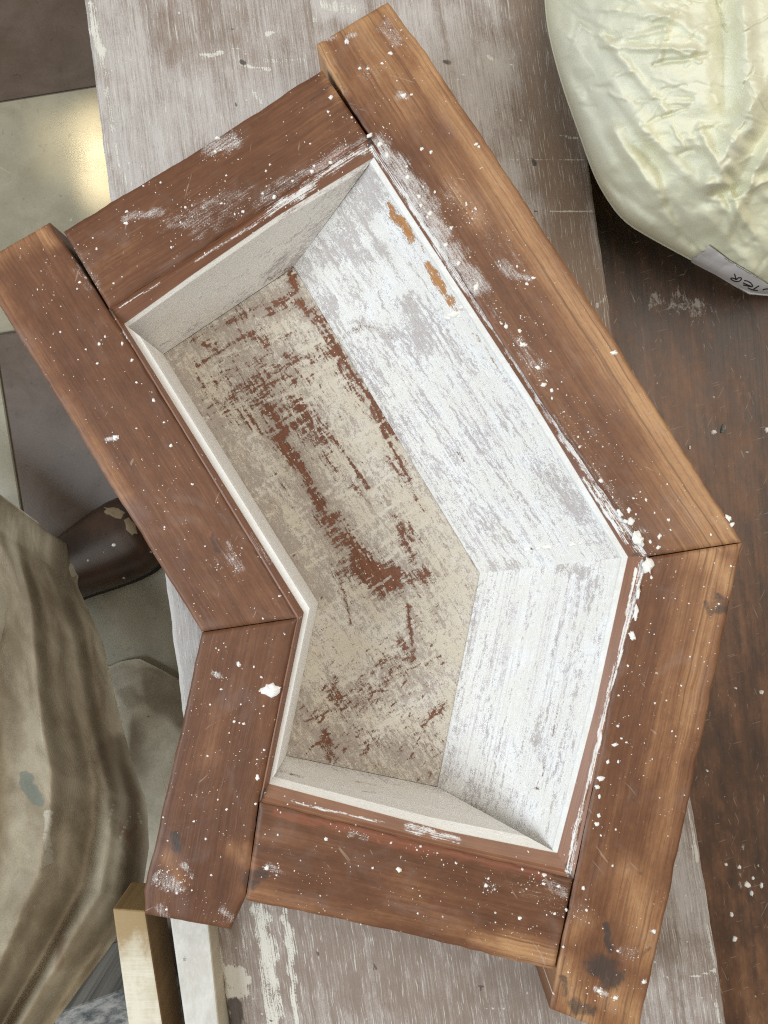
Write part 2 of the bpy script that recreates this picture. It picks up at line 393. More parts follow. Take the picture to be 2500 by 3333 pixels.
def mat_canvas():
    """ch = grime and painted shade, cream paint, teal, rust"""
    m = NT('stained_canvas'); v = m.attr('grain').outputs['Vector']; dirt_shade, paint, teal, rust = m.ch()
    n = m.noise(v, 18, 26, 5, .6, .4); f = m.noise(v, 500, 500, 3, .7); tc = m.n('ShaderNodeTexCoord').outputs['Object']
    wv = m.n('ShaderNodeTexWave', bands_direction='DIAGONAL'); m.put(wv.inputs['Vector'], tc); wv.inputs['Scale'].default_value = 260
    col = m.mix(m.step(.3, .7, m.add(n, m.dev(f, .3), m.dev(m.noise(v, 5, 9, 4, .6, .8), .9))), (.255, .205, .138), (.42, .36, .262))
    col = m.mix(m.mul(wv.outputs[1], .10), col, (.36, .31, .22))
    col = m.mix(m.mul(m.step(.35, .75, m.add(dirt_shade, m.dev(n, .5))), .65), col, (.115, .08, .052))
    col = m.mix(m.mul(m.step(.4, .7, m.add(teal, m.dev(n, .3))), .6), col, (.12, .16, .145))
    col = m.mix(m.mul(m.step(.4, .8, m.add(rust, m.dev(n, .4))), .6), col, (.17, .075, .045))
    stp = m.noise(v, 260, 60, 4, .7)
    col = m.mix(m.mul(m.step(.45, .6, m.add(paint, m.dev(stp, .6), m.dev(f, .3))), .85), col, (.46, .42, .34))
    col = m.mix(m.mul(m.specks(v, 60, .05, .07), .7), col, (.12, .10, .08))
    return m.finish(col, .88, m.add(m.mul(wv.outputs[1], .25), n, m.mul(f, .3)), .35, .0012, .2)

M = dict(rail=mat_rail(), strip=mat_strip(), paint=mat_paint(), beige=mat_paint('cream_plaster_wash', (.55, .495, .40), (.61, .57, .505), (.69, .64, .55), (.31, .255, .215)), cream=mat_paint('cream_paint', (.82, .785, .72), (.86, .835, .79), (.87, .845, .80)), plank=mat_plank(), table=mat_table(), bag=mat_bag(), canvas=mat_canvas(),
         crumb=mat_simple('dry_plaster', (.80, .77, .71), (.86, .84, .80), 300, .85, bump=.5),
         base=mat_simple('dark_backing_board', (.09, .05, .03), (.16, .09, .055), 60, .7),
         tile_b=mat_tile('brown_tile', (.105, .072, .050), (.145, .104, .078)), tile_c=mat_tile('cream_tile', (.30, .265, .185), (.38, .345, .25)),
         grout=mat_simple('dirty_screed', (.09, .075, .055), (.13, .11, .085), 50, .9),
         shoe=mat_simple('brown_leather', (.030, .016, .010), (.060, .030, .016), 30, .35, bump=.15, speck=.02, spec=.5),
         mud=mat_simple('dried_plaster_film', (.20, .14, .075), (.27, .20, .12), 90, .8),
         sole=mat_simple('shoe_sole', (.02, .017, .014), (.035, .03, .025), 60, .7),
         pale=mat_simple('pale_dust_sheet', (.40, .345, .25), (.54, .485, .375), 14, .9, speck=.05, spec=.2, c_speck=(.12, .09, .07)),
         trouser=mat_simple('white_trouser_cloth', (.46, .42, .32), (.55, .51, .41), 40, .9, spec=.2),
         cream_wood=mat_simple('sawn_cream_timber', (.50, .44, .32), (.66, .61, .49), 34, .8, aniso=.25, bump=.5, speck=.03, c_speck=(.2, .18, .16)),
         white_wood=mat_simple('whitewashed_timber', (.47, .44, .39), (.62, .60, .55), 30, .8, aniso=.5, bump=.5, speck=.03, c_speck=(.25, .23, .22)),
         slatey=None, tan_wood=mat_simple('glue_stained_end_grain', (.25, .155, .06), (.40, .28, .13), 90, .6, bump=.5),
         brown_wood=mat_simple('shaded_brown_side', (.12, .062, .02), (.18, .10, .038), 40, .5, bump=.3),  # dark brown holds the shade on the batten's inner side
         tape=mat_simple('white_paper_tape', (.60, .58, .55), (.66, .64, .61), 80, .75, bump=.2, spec=.2),
         ink=mat_simple('black_marker', (.018, .018, .017), (.028, .028, .026), 80, .6),
         glass=mat_simple('grey_green_chip', (.13, .15, .135), (.20, .22, .20), 200, .3),
         marble=mat_simple('plaster_smeared_slate', (.045, .05, .052), (.36, .34, .31), 34, .7, aniso=2.5, bump=.4))

def mat_timber():
    """cream sawn timber, glue-brown where its end was dipped"""
    m = NT('glue_stained_cream_timber'); tc = m.n('ShaderNodeTexCoord').outputs['Object']
    xyz = m.n('ShaderNodeSeparateXYZ'); m.put(xyz.inputs[0], tc)
    n = m.noise(tc, 60, 30, 4, .6, .5); saw = m.noise(tc, 40, 700, 3, .6); f = m.noise(tc, 500, 500, 3, .7)
    col = m.mix(m.step(.3, .7, m.add(n, m.dev(saw, .5))), (.52, .46, .34), (.66, .61, .49))
    e = m.add(m.math('MULTIPLY_ADD', xyz.outputs[1], 22.0, 22.0 * .392 + .45), m.dev(n, 1.6), m.dev(f, .3))
    side = m.math('ABSOLUTE', m.math('MULTIPLY_ADD', xyz.outputs[0], 22.0, 22 * .222))
    e = m.add(e, m.mul(side, .9))
    col = m.mix(m.mul(m.step(.35, .95, e), .85), col, (.30, .19, .075))
    return m.finish(col, .75, m.add(saw, m.mul(n, .6)), .45, .001, .3)
M['timber'] = mat_timber(); del M['slatey']

# ------------------------------------------------------------------ floor of tiles
ROT = math.radians(9.2)
TILE = 495 * 1.507 / FPX * D_GROUND
floor = link('floor', None) if False else None
fx = 4.0
me = mesh_np('floor', [(-fx, -fx, -.004), (fx, -fx, -.004), (fx, fx, -.004), (-fx, fx, -.004)], [(0, 1, 2, 3)], False)
floor = link('floor', me, None, M['grout']); floor['kind'] = 'structure'; floor['label'] = 'brown and cream checkered floor tiles seen below the plank'
def tile_mesh(mat):
    h = TILE / 2 - .0012; b = .0015
    V = [(-h, -h, -.006), (h, -h, -.006), (h, h, -.006), (-h, h, -.006), (-h, -h, -b), (h, -h, -b), (h, h, -b), (-h, h, -b),
         (-h + b, -h + b, 0), (h - b, -h + b, 0), (h - b, h - b, 0), (-h + b, h - b, 0)]
    F = [(8, 9, 10, 11)]
    for a in (0, 4):
        for k in range(4): F.append((a + k, a + (k + 1) % 4, a + 4 + (k + 1) % 4, a + 4 + k))
    me = mesh_np('tile', V, F, False); me.materials.append(mat); return me
tm = [tile_mesh(M['tile_b']), tile_mesh(M['tile_c'])]
corner = Vector(P(-140, 352, D_GROUND)); ex = Vector((math.cos(ROT), math.sin(ROT), 0)); ey = Vector((-math.sin(ROT), math.cos(ROT), 0))
for i in range(-2, 4):
    for j in range(-5, 3):
        # row j=0 starts above the joint at y=352
        o = link('tile', tm[(i + j) % 2], floor)
        o.location = corner + ex * TILE * (i + .5) + ey * TILE * (j + .5)
        o.location.z = 0; o.rotation_euler = (0, 0, ROT)

# ------------------------------------------------------------------ dark work table
def slab(name, A, B, d_top, th, step, mat, parent=None, chf=None, goff=(0, 0), round_mm=1.2, wob=0.0, dz=None, flip=False):
    """board whose two long edges are the pixel polylines A and B (same direction)"""
    la = np.hypot(*np.diff(np.asarray(A, float), axis=0).T).sum(); lb = np.hypot(*np.diff(np.asarray(B, float), axis=0).T).sum()
    nu = int(max(la, lb) / step) + 2
    a, _ = resample(A, nu); b, _ = resample(B, nu)
    w = np.hypot(*(a - b).T).mean(); nv = int(w / step) + 2
    # extra rows close to the edges make the rounded arris
    k = d_top / FPX; rr = round_mm * .001 / k / max(w, 1); ru = round_mm * .001 / k / max(la, lb)
    tv = np.r_[0, rr * .45, rr * 1.1, np.linspace(rr * 2, 1 - rr * 2, nv), 1 - rr * 1.1, 1 - rr * .45, 1]
    tu = np.r_[0, ru * .45, ru * 1.1, np.linspace(ru * 2, 1 - ru * 2, nu), 1 - ru * 1.1, 1 - ru * .45, 1]
    s = np.linspace(0, 1, nu)
    a = np.stack([np.interp(tu, s, a[:, 0]), np.interp(tu, s, a[:, 1])], -1); b = np.stack([np.interp(tu, s, b[:, 0]), np.interp(tu, s, b[:, 1])], -1)
    if wob:
        ww = (fbm(tu * la / 60, tu * 0 + goff[0] * 31, 3) - .5) * wob; a = a + (a - b) / w * ww[:, None]
        ww = (fbm(tu * lb / 60, tu * 0 + goff[0] * 17 + 5, 4) - .5) * wob; b = b + (b - a) / w * ww[:, None]
    px = a[:, None, :] * (1 - tv)[None, :, None] + b[:, None, :] * tv[None, :, None]
    def arris(t, r):
        e = np.minimum(t, 1 - t) / max(r, 1e-9); e = np.clip(1 - e / 2, 0, 1); return e ** 2
    drop = np.maximum(arris(tu, ru)[:, None], arris(tv, rr)[None, :]) * round_mm * .001
    X, Y = px[..., 0], px[..., 1]
    drop = drop * (.6 + 1.0 * fbm(X / 45, Y / 45, 8))
    top = Pn(px, d_top); top[..., 2] -= drop
    if dz is not None: top[..., 2] += dz(X, Y)
    bot = Pn(px, d_top); bot[..., 2] = CAM_Z - d_top - th
    grain = np.stack([np.broadcast_to((tu * max(la, lb) * k)[:, None], X.shape) + goff[0], np.broadcast_to((tv * w * k)[None, :], X.shape) + goff[1]], -1)
    ch = np.zeros(X.shape + (4,)) if chf is None else np.stack(np.broadcast_arrays(*[np.asarray(c, float) + 0 * X for c in chf(X, Y)]), -1)
    me = grid_solid(name, top, bot, grain, ch); edge_lines(me)
    return link(name, me, parent, mat)

def table_ch(x, y):
    brown = .42 + .25 * (fbm(x / 330, y / 700, 3) - .5) + .25 * strokes(x, y, [(2150, 1300, 2330, 2100, 180, 1), (2400, 1500, 2480, 2300, 120, .7), (2450, 3200, 2460, 3333, 200, .6)]) - .28 * strokes(x, y, [(1950, 750, 2400, 1080, 170, 1)])  # last term darkens the top along the bag's edge: its shadow in the tone
    white = strokes(x, y, [(2130, 980, 2300, 1010, 60, .62), (2300, 950, 2420, 990, 40, .4), (2380, 2750, 2440, 2860, 50, .35), (2280, 1960, 2330, 2040, 40, .45), (2300, 2250, 2360, 2350, 40, .3)])
    white = white + dabs(x, y, 60, (1950, 900, 2500, 3333), 80, 14, (10, 60), (3, 8), .5, 41)
    return white + .05, 0, 0, brown + dabs(x, y, 200, (1900, 700, 2500, 3333), 80, 3, (60, 300), (4, 16), .12, 42) - dabs(x, y, 200, (1900, 700, 2500, 3333), 80, 3, (60, 300), (4, 16), .12, 43)
table = empty('work_table')
tag(table, 'low work table with scratched dark brown top under the plank', 'table')
slab('tabletop', [(1500, -900), (2020, 4200)], [(4300, -900), (4300, 4200)], D_TABLE, .035, 10, M['table'], table, table_ch, (1.3, .4))
zt = CAM_Z - D_TABLE - .036
def box(name, c, s, mat, parent=None, rz=0.0, bev=.002):
    import bmesh
    bm = bmesh.new(); bmesh.ops.create_cube(bm, size=1)
    bmesh.ops.scale(bm, vec=s, verts=bm.verts)
    if bev: bmesh.ops.bevel(bm, geom=list(bm.edges), offset=bev, segments=2, affect='EDGES', profile=.5)
    me = bpy.data.meshes.new(name); bm.to_mesh(me); bm.free()
    o = link(name, me, parent, mat); o.location = c; o.rotation_euler = (0, 0, rz); return o
for (x, y) in ((.17, .62), (.80, .62), (.29, -.62), (.80, -.62)):
    box('leg', (x, y, zt / 2), (.06, .06, zt), M['base'], table)

# ------------------------------------------------------------------ bench plank
def plank_ch(x, y):
    white = .57 + .25 * (fbm(x / 120, y / 500, 5) - .5) + dabs(x, y, 260, (260, 0, 2340, 3333), 82, 3, (40, 260), (4, 16), .16, 31) - dabs(x, y, 160, (260, 0, 2340, 3333), 82, 3, (60, 300), (4, 14), .16, 32)
    white += strokes(x, y, [(420, 0, 480, 620, 130, .26), (520, 330, 900, 330, 150, .20), (1380, 60, 1500, 420, 120, .26), (1060, 10, 1150, 40, 50, .5),
                            (1330, 300, 1360, 520, 60, .3), (1640, 560, 1780, 760, 60, .25), (1580, 160, 1600, 330, 40, .2), (560, 1900, 580, 2300, 70, .3), (2170, 2700, 2270, 3000, 60, .2)])
    white -= strokes(x, y, [(480, 0, 560, 160, 90, .22), (700, 40, 760, 210, 130, .10), (1730, 0, 1890, 1000, 110, .40), (1900, 800, 2000, 1300, 90, .34), (1000, 3050, 1700, 3300, 260, .30), (2160, 3100, 2340, 3330, 120, .16)])
    brown = strokes(x, y, [(1740, 0, 1900, 1000, 100, .78), (1880, 800, 2010, 1300, 80, .85), (560, 0, 640, 200, 120, .42), (1010, 3020, 1700, 3300, 240, .28), (760, 60, 790, 240, 120, .35), (1580, 700, 1700, 900, 60, .4), (2200, 2900, 2330, 3333, 120, .3)]) + .06
    cream = strokes(x, y, [(300, 0, 325, 160, 26, .66), (330, 150, 365, 420, 14, .55), (380, 400, 400, 600, 18, .5), (650, 178, 780, 158, 5, .7), (660, 180, 722, 178, 14, .62), (790, 215, 880, 222, 12, .66), (860, 195, 985, 195, 14, .56), (335, 245, 430, 190, 6, .6),
                           (870, 112, 884, 108, 12, .75), (830, 300, 845, 330, 14, .6), (350, 550, 420, 530, 5, .6), (430, 525, 550, 540, 4, .55), (360, 600, 440, 600, 18, .4),
                           (1590, 185, 1600, 196, 10, .78), (1655, 206, 1665, 210, 6, .7), (1822, 445, 1880, 448, 6, .7), (1650, 520, 1905, 522, 5, .62), (1790, 692, 1930, 684, 6, .75), (1860, 880, 1960, 870, 6, .5), (1940, 1000, 1975, 960, 12, .55),
                           (2245, 3180, 2330, 3160, 6, .8), (2240, 2640, 2270, 2800, 14, .62), (2300, 2900, 2340, 3330, 12, .58), (2250, 2700, 2330, 3200, 7, .5), (560, 1960, 610, 1940, 5, .6), (570, 2140, 640, 2110, 5, .6), (700, 3170, 790, 3185, 42, .85), (725, 3230, 790, 3230, 34, .85), (700, 3040, 722, 3150, 10, .75), (850, 2960, 890, 3333, 50, .66), (930, 2960, 965, 3333, 24, .66), (780, 2960, 800, 3120, 14, .5), (560, 1880, 620, 2400, 20, .46), (1740, 860, 1750, 880, 10, .5), (760, 3140, 800, 3155, 6, .6), (1060, 5, 1150, 30, 34, .60), (1010, 60, 1030, 60, 18, .5)])
    stain = strokes(x, y, [(790, 205, 800, 208, 11, .9), (768, 340, 770, 345, 8, .75), (1738, 520, 1742, 535, 10, .9), (1445, 197, 1465, 205, 14, .6), (1744, 686, 1746, 690, 8, .7), (1032, 3100, 1034, 3105, 7, 1), (760, 3270, 770, 3333, 40, .75), (950, 2960, 975, 3333, 9, .42), (880, 3320, 884, 3322, 6, .9), (1450, 200, 1452, 201, 6, .8)])
    return white, cream, stain, brown
plank = slab('bench_plank', [(140, -900), (275, -4), (298, 188), (354, 625), (536, 1866), (594, 2315), (702, 3030), (748, 3333), (900, 4200)],
             [(1690, -900), (1831, 0), (1920, 557), (1996, 1085), (2252, 2614), (2335, 3126), (2365, 3333), (2500, 4200)], D_PLANK, .032, 9, M['plank'], None, plank_ch, (.2, .1), 2.2, 7)
tag(plank, 'wide whitewashed grey-brown wooden plank carrying the mould', 'plank')

# ------------------------------------------------------------------ the mould
mould = empty('plaster_mould', P(1250, 1666, D_PLANK))
mould.location = (0, 0, 0)
tag(mould, 'bent brown wooden casting mould with white plastered hollow', 'mould')
z_rest = CAM_Z - D_PLANK + .0006
T_FULL = (CAM_Z - D_RIM) - z_rest
T_LEFT = .052

DUSTY = [(1235, 465, 1400, 680, 52, .60), (1300, 580, 1480, 850, 36, .66), (1400, 690, 1560, 940, 46, .58), (1010, 560, 1190, 460, 44, .50), (880, 640, 1000, 560, 36, .46), (1580, 980, 1760, 1240, 24, .34), (1800, 1360, 2080, 1740, 26, .36), (2080, 1850, 1990, 2250, 16, .30), (1460, 600, 1680, 870, 60, .30), (1560, 940, 2100, 1760, 45, .20), (800, 690, 1150, 520, 60, .26), (1080, 330, 1250, 420, 60, .12), (1060, 120, 1080, 125, 18, .62), (1129, 120, 1150, 110, 16, .6),
         (1255, 95, 1290, 130, 34, .48), (1170, 220, 1230, 240, 50, .28), (1300, 310, 1330, 312, 20, .5), (1630, 860, 1700, 900, 34, .5), (1500, 640, 1700, 890, 46, .22), (1690, 1110, 1760, 1200, 34, .42), (1520, 880, 1580, 960, 34, .36),
         (690, 490, 760, 445, 40, .52), (560, 720, 780, 640, 70, .36), (640, 740, 760, 690, 50, .40), (400, 710, 520, 690, 22, .45), (250, 830, 300, 920, 40, .36), (380, 1424, 345, 1428, 11, .7), (690, 1830, 760, 1800, 40, .30), (740, 1770, 775, 1850, 24, .40),
         (510, 2860, 580, 2880, 36, .52), (600, 2810, 620, 2850, 16, .5), (520, 2950, 540, 2990, 22, .40), (725, 2960, 750, 2990, 22, .46), (865, 2820, 910, 2840, 24, .48), (1140, 2715, 1190, 2725, 18, .44), (1580, 2880, 1600, 2900, 24, .40), (1800, 2890, 1840, 2900, 30, .48), (1700, 2880, 1860, 2960, 60, .24),
         (1940, 3222, 1970, 3235, 14, .62), (2000, 3248, 2010, 3250, 10, .6), (2010, 3090, 2060, 3110, 24, .36), (2120, 3030, 2134, 3031, 8, .6), (2096, 3195, 2098, 3196, 8, .7), (700, 2195, 716, 2205, 16, .66), (774, 2160, 778, 2164, 9, .72), (2400, 1700, 2380, 1690, 12, .5), (2440, 1500, 2200, 1250, 22, .1),
         (2060, 1950, 2082, 1900, 12, .3), (1700, 1300, 1960, 1640, 60, .22), (1800, 1300, 2000, 1500, 60, .14), (1740, 1010, 1800, 1250, 60, .16)]
TANS = [(1140, 60, 1330, 330, 110, .40), (1330, 330, 1500, 620, 60, .25), (1262, 0, 1420, 230, 60, .62), (1029, 141, 1110, 300, 30, .75), (1100, 90, 1200, 60, 60, .55), (1250, 40, 1180, 250, 90, .30), (1380, 240, 1640, 620, 60, .52), (1620, 620, 2100, 1330, 70, .50), (2090, 1300, 2380, 1740, 70, .62), (2200, 1500, 2300, 1760, 110, .52), (1450, 500, 1560, 700, 50, .34),
        (2300, 1800, 2380, 1900, 60, .60), (2330, 1850, 2230, 2350, 50, .44), (2240, 1900, 2140, 2500, 50, .22), (2250, 2250, 2150, 2750, 36, .36), (2180, 2550, 2080, 2980, 36, .26), (2050, 2850, 2120, 3100, 70, .40), (1830, 3150, 1900, 3330, 60, .55), (2000, 3250, 2080, 3333, 70, .55), (1650, 3080, 1800, 3140, 60, .66), (1550, 3060, 1700, 3110, 34, .5), (800, 2760, 815, 2820, 20, .40), (750, 2760, 790, 2800, 24, .34), (540, 2790, 590, 2860, 30, .34), (1850, 3050, 1900, 3000, 40, .3),
        (-40, 800, 110, 740, 60, .40), (110, 730, 170, 790, 26, .5), (0, 960, 400, 1610, 34, .25), (440, 2000, 600, 2040, 40, .1), (300, 880, 420, 830, 60, .12), (800, 2900, 1000, 2960, 40, .26), (1300, 2900, 1500, 3020, 70, .18), (900, 2960, 1300, 3000, 40, .16), (840, 2050, 860, 2500, 50, .08), (690, 2300, 680, 2480, 36, .16), (2070, 1680, 2080, 1800, 20, -.1), (2300, 1760, 2400, 1775, 26, .2)]
STAINS = [(2334, 1972, 2340, 1978, 46, .50), (682, 1748, 712, 1792, 20, .50), (690, 1735, 694, 1742, 8, .6), (2318, 1985, 2352, 1990, 30, .62), (2330, 1935, 2372, 1962, 14, .55), (2296, 1960, 2310, 2000, 14, .5), (1945, 3140, 1985, 3180, 56, .85), (1968, 3010, 1982, 3090, 14, .75), (1870, 3270, 1930, 3290, 34, .62), (1835, 3190, 1840, 3230, 22, .55), (568, 2720, 572, 2760, 17, .85), (2090, 3110, 2120, 3090, 10, .5), (840, 2700, 850, 2640, 22, .42), (800, 2880, 860, 2840, 34, .55), (2080, 2840, 2090, 2842, 9, .5), (2058, 2600, 2062, 2604, 6, .5), (2070, 2680, 2074, 2684, 6, .5), (1090, 560, 1240, 700, 1, .0),
          (1010, 330, 1070, 285, 4, .62), (1092, 240, 1180, 400, 8, .46), (690, 1740, 700, 1790, 12, .55), (2065, 2760, 2070, 2764, 6, .45), (680, 1760, 715, 1790, 22, .4)]
REDS = [(1020, 560, 1190, 470, 36, .7), (480, 950, 600, 880, 40, .55), (1000, 590, 740, 760, 20, .6), (900, 2640, 1800, 2850, 18, .75), (1200, 2720, 1780, 2850, 26, .6), (680, 1735, 690, 1745, 12, .9), (1720, 1060, 1980, 1500, 40, .3), (1240, 480, 1600, 1000, 40, .28), (2200, 2330, 2260, 2340, 30, .2), (1550, 990, 1640, 1090, 26, .5)]
def rail_ch(base):
    def f(x, y):
        tan = base + .16 * (fbm(x / 210, y / 210, 21) - .5) + strokes(x, y, TANS, -.3, 1.8, .35) * 1.1
        return tan, .06 + strokes(x, y, DUSTY), strokes(x, y, STAINS), strokes(x, y, REDS)
    return f
SP = 6
rails = {}
def wavy(x, y): return .0006 * (fbm(x / 120, y / 120, 40) - .5)
def rail(key, A, B, th, base, off, label=None):
    o = slab('rail', A, B, D_RIM, th, SP, M['rail'], mould, rail_ch(base), off, 1.7, 7, wavy)
    if label: o['label'] = label
    rails[key] = o; return o
rail('left_upper', [(-83, 862), (654, 2057)], [(158, 723), (348, 1003), (966, 2011)], T_LEFT, .27, (0, 0), 'dark red-brown left rail above the mitre')
rail('left_lower', [(655, 2060), (603, 2312), (527, 2644), (466, 2905), (470, 2978)], [(967, 2014), (906, 2300), (844, 2597), (795, 2930), (750, 3028)], T_LEFT, .22, (2, .3), 'dark left rail below the mitre with flecked end')
rail('top', [(205, 752), (362, 655), (603, 512), (1048, 225)], [(353, 1002), (560, 872), (800, 713), (1198, 446)], T_FULL, .27, (4, .7), 'brown cross rail at the top of the hollow')
rail('bottom', [(799, 2932), (1250, 3025), (1805, 3161)], [(845, 2613), (1340, 2740), (1866, 2863)], T_FULL, .24, (6, 1.1), 'brown cross rail at the foot of the hollow')
rail('right_upper', [(1262, 2), (1400, 187), (1609, 500), (1999, 1103), (2100, 1271), (2417, 1764)],
     [(1029, 141), (1061, 215), (1134, 331), (1203, 440), (1300, 587), (1758, 1300), (1896, 1500), (2115, 1811)], T_FULL, .32, (8, 1.5), 'right rail above the mitre worn to tan at its edge')
rail('right_lower', [(2417, 1768), (2339, 2147), (2294, 2365), (2177, 2923), (2109, 3224), (2072, 3400)],
     [(2114, 1815), (1982, 2310), (1873, 2860), (1812, 3160), (1790, 3285)], T_FULL, .33, (10, 1.9), 'right rail below the mitre with a dark knot and burnt patch')

# hollow: corners of the rail edge, moulding, lip and bottom
R0 = dict(A=(1205, 446), B=(2112, 1813), C=(1866, 2860), D=(845, 2611), E=(967, 2012), F=(356, 1004))
R1 = dict(A=(1217, 512), B=(2044, 1812), C=(1814, 2777), D=(876, 2551), E=(989, 1993), F=(404, 1054))
R2 = dict(A=(957, 868), B=(1562, 1866), C=(1424, 2562), D=(931, 2460), E=(1036, 1962), F=(531, 1153))
def band(name, loA, loB, hiA, hiB, step, profile, mat, chf, off, th=.008, mid0=None, mid1=None, wob=0):
    """ruled strip: profile = [(t, d)] runs from the lo edge (t=0) to the hi edge (t=1)"""
    lo, L0 = resample([loA] + (mid0 or []) + [loB], int(np.hypot(loA[0] - loB[0], loA[1] - loB[1]) / step) + 2)
    hi, L1 = resample([hiA] + (mid1 or []) + [hiB], len(lo))
    w = np.hypot(*(lo - hi).T).mean(); ts = np.unique(np.r_[np.linspace(0, 1, max(3, int(w / step) + 2)), [p[0] for p in profile]])
    dd = np.interp(ts, [p[0] for p in profile], [p[1] for p in profile])
    px = lo[:, None] * (1 - ts)[None, :, None] + hi[:, None] * ts[None, :, None]
    X, Y = px[..., 0], px[..., 1]
    d = np.broadcast_to(dd[None, :], X.shape)
    if wob: d = d + wob * (fbm(X / 70, Y / 70, 71) - .5) * np.sin(np.pi * ts)[None, :]
    top = Pn(px, d)
    du = np.gradient(top, axis=0); dv = np.gradient(top, axis=1); nrm = np.cross(du, dv)
    nrm /= np.linalg.norm(nrm, axis=-1, keepdims=True) + 1e-12
    if nrm[..., 2].mean() < 0: nrm = -nrm
    nb = nrm.mean((0, 1)); nb /= np.linalg.norm(nb)
    bot = top - nb * th
    L = np.linalg.norm(top[-1, 0] - top[0, 0]); W = np.linalg.norm(np.diff(top, axis=1), axis=-1).sum(1).mean()
    grain = np.stack([np.broadcast_to(np.linspace(0, L, len(lo))[:, None], X.shape) + off[0], np.broadcast_to((ts * W)[None, :], X.shape) + off[1]], -1)
    ch = np.stack(np.broadcast_arrays(*[np.asarray(c, float) + 0 * X for c in chf(X, Y, np.broadcast_to(ts[None, :], X.shape))]), -1)
    me = grid_solid(name, top, bot, grain, ch); edge_lines(me, math.radians(60))
    return link(name, me, mould, mat)

SMEAR = [(1215, 482, 1300, 606, 15, .62), (1300, 606, 1520, 945, 14, .68), (1520, 945, 1748, 1292, 11, .58), (1748, 1292, 1960, 1610, 16, .60), (1960, 1610, 2090, 1800, 26, .56), (1900, 1560, 2040, 1770, 8, .7),
         (2092, 1830, 1972, 2300, 11, .66), (2070, 1850, 2040, 2000, 7, .7), (1972, 2300, 1856, 2820, 10, .66), (1890, 2640, 1850, 2840, 14, .60),
         (640, 850, 900, 680, 9, .46), (880, 690, 1190, 480, 22, .54), (390, 1000, 520, 920, 5, .56), (950, 2605, 1250, 2680, 6, .52), (1330, 2690, 1480, 2730, 22, .56), (820, 1740, 880, 1830, 14, .34), (400, 1080, 500, 1260, 7, .32)]
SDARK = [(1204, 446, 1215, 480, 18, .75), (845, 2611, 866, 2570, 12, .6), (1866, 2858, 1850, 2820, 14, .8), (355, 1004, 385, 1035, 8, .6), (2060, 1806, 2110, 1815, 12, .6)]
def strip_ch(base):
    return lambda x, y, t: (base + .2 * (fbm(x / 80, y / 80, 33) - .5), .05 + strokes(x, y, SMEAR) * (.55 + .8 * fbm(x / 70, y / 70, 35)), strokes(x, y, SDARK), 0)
zp = [(0, D_RIM + .0022), (.18, D_RIM + .0040), (.34, D_RIM + .0034), (1, D_STRIP + .0005)]
zl = [(0, D_RIM + .0018), (.22, D_RIM + .0012), (.45, D_RIM + .0030), (1, D_STRIP + .0005)]
for k, (a, b, base, prof, m0, m1) in enumerate([('F', 'A', .38, zp, [(620, 838), (900, 648)], [(618, 900), (900, 705)]), ('A', 'B', .42, zp, [(1300, 590), (1758, 1303)], [(1300, 642), (1729, 1295)]), ('B', 'C', .62, zp, [(1981, 2311)], [(1938, 2300)]),
                                                 ('C', 'D', .60, zp, [(1345, 2738)], [(1450, 2704)]), ('D', 'E', .50, zl, None, None), ('E', 'F', .50, zl, None, None)]):
    band('moulding_strip', R0[a], R0[b], R1[a], R1[b], 4.5, prof, M['strip'], strip_ch(base), (3.1 * k, .2 * k), .010, m0, m1)

BARE = [(1030, 1030, 1290, 1430, 13, .52), (1045, 1040, 1075, 1110, 20, .40), (1210, 1330, 1330, 1560, 11, .42), (1085, 1150, 1180, 1300, 16, .30), (880, 1010, 960, 950, 22, .40), (945, 890, 965, 950, 18, .48), (900, 900, 930, 880, 10, .4), (960, 970, 1010, 1010, 18, .34),
        (780, 1290, 860, 1250, 60, .36), (790, 1300, 900, 1330, 44, .30), (880, 1330, 930, 1400, 30, .62), (960, 1320, 1060, 1420, 40, .40), (920, 1380, 1040, 1400, 36, .36), (890, 1420, 960, 1500, 26, .50), (955, 1480, 1040, 1640, 20, .60), (1010, 1420, 1160, 1600, 16, .26), (1080, 1420, 1200, 1590, 8, .42),
        (1035, 1640, 1060, 1700, 24, .52), (1070, 1700, 1150, 1800, 40, .56), (1090, 1780, 1120, 1860, 34, .30), (1160, 1830, 1270, 1900, 56, .62), (1200, 1850, 1290, 1860, 40, .60), (1250, 1880, 1380, 1870, 40, .36), (1310, 1720, 1350, 1810, 24, .44), (1290, 1680, 1340, 1760, 14, .36),
        (1330, 1970, 1340, 2100, 9, .36), (1300, 2080, 1330, 2130, 16, .28), (1240, 2160, 1330, 2140, 26, .22), (1110, 1900, 1140, 2030, 6, .36), (1090, 2250, 1130, 2310, 30, .26), (1060, 2390, 1080, 2460, 22, .34), (1150, 2310, 1300, 2180, 36, .18), (1380, 2360, 1440, 2300, 20, .22), (1020, 2340, 1180, 2250, 40, .16), (1200, 2420, 1400, 2430, 40, .14),
        (700, 1150, 830, 1075, 8, .36), (640, 1190, 720, 1140, 8, .30), (740, 1050, 860, 990, 18, .26), (800, 1090, 860, 1110, 18, .32), (930, 1160, 950, 1160, 14, .34), (1000, 1165, 1010, 1170, 14, .34), (1040, 1130, 1070, 1160, 20, .30), (660, 1120, 700, 1130, 14, .28), (1340, 1600, 1380, 1660, 8, .3), (1270, 1500, 1350, 1600, 14, .26), (850, 1200, 940, 1240, 44, .18),
        (690, 1280, 760, 1330, 60, .16), (720, 1330, 800, 1360, 50, .20)]
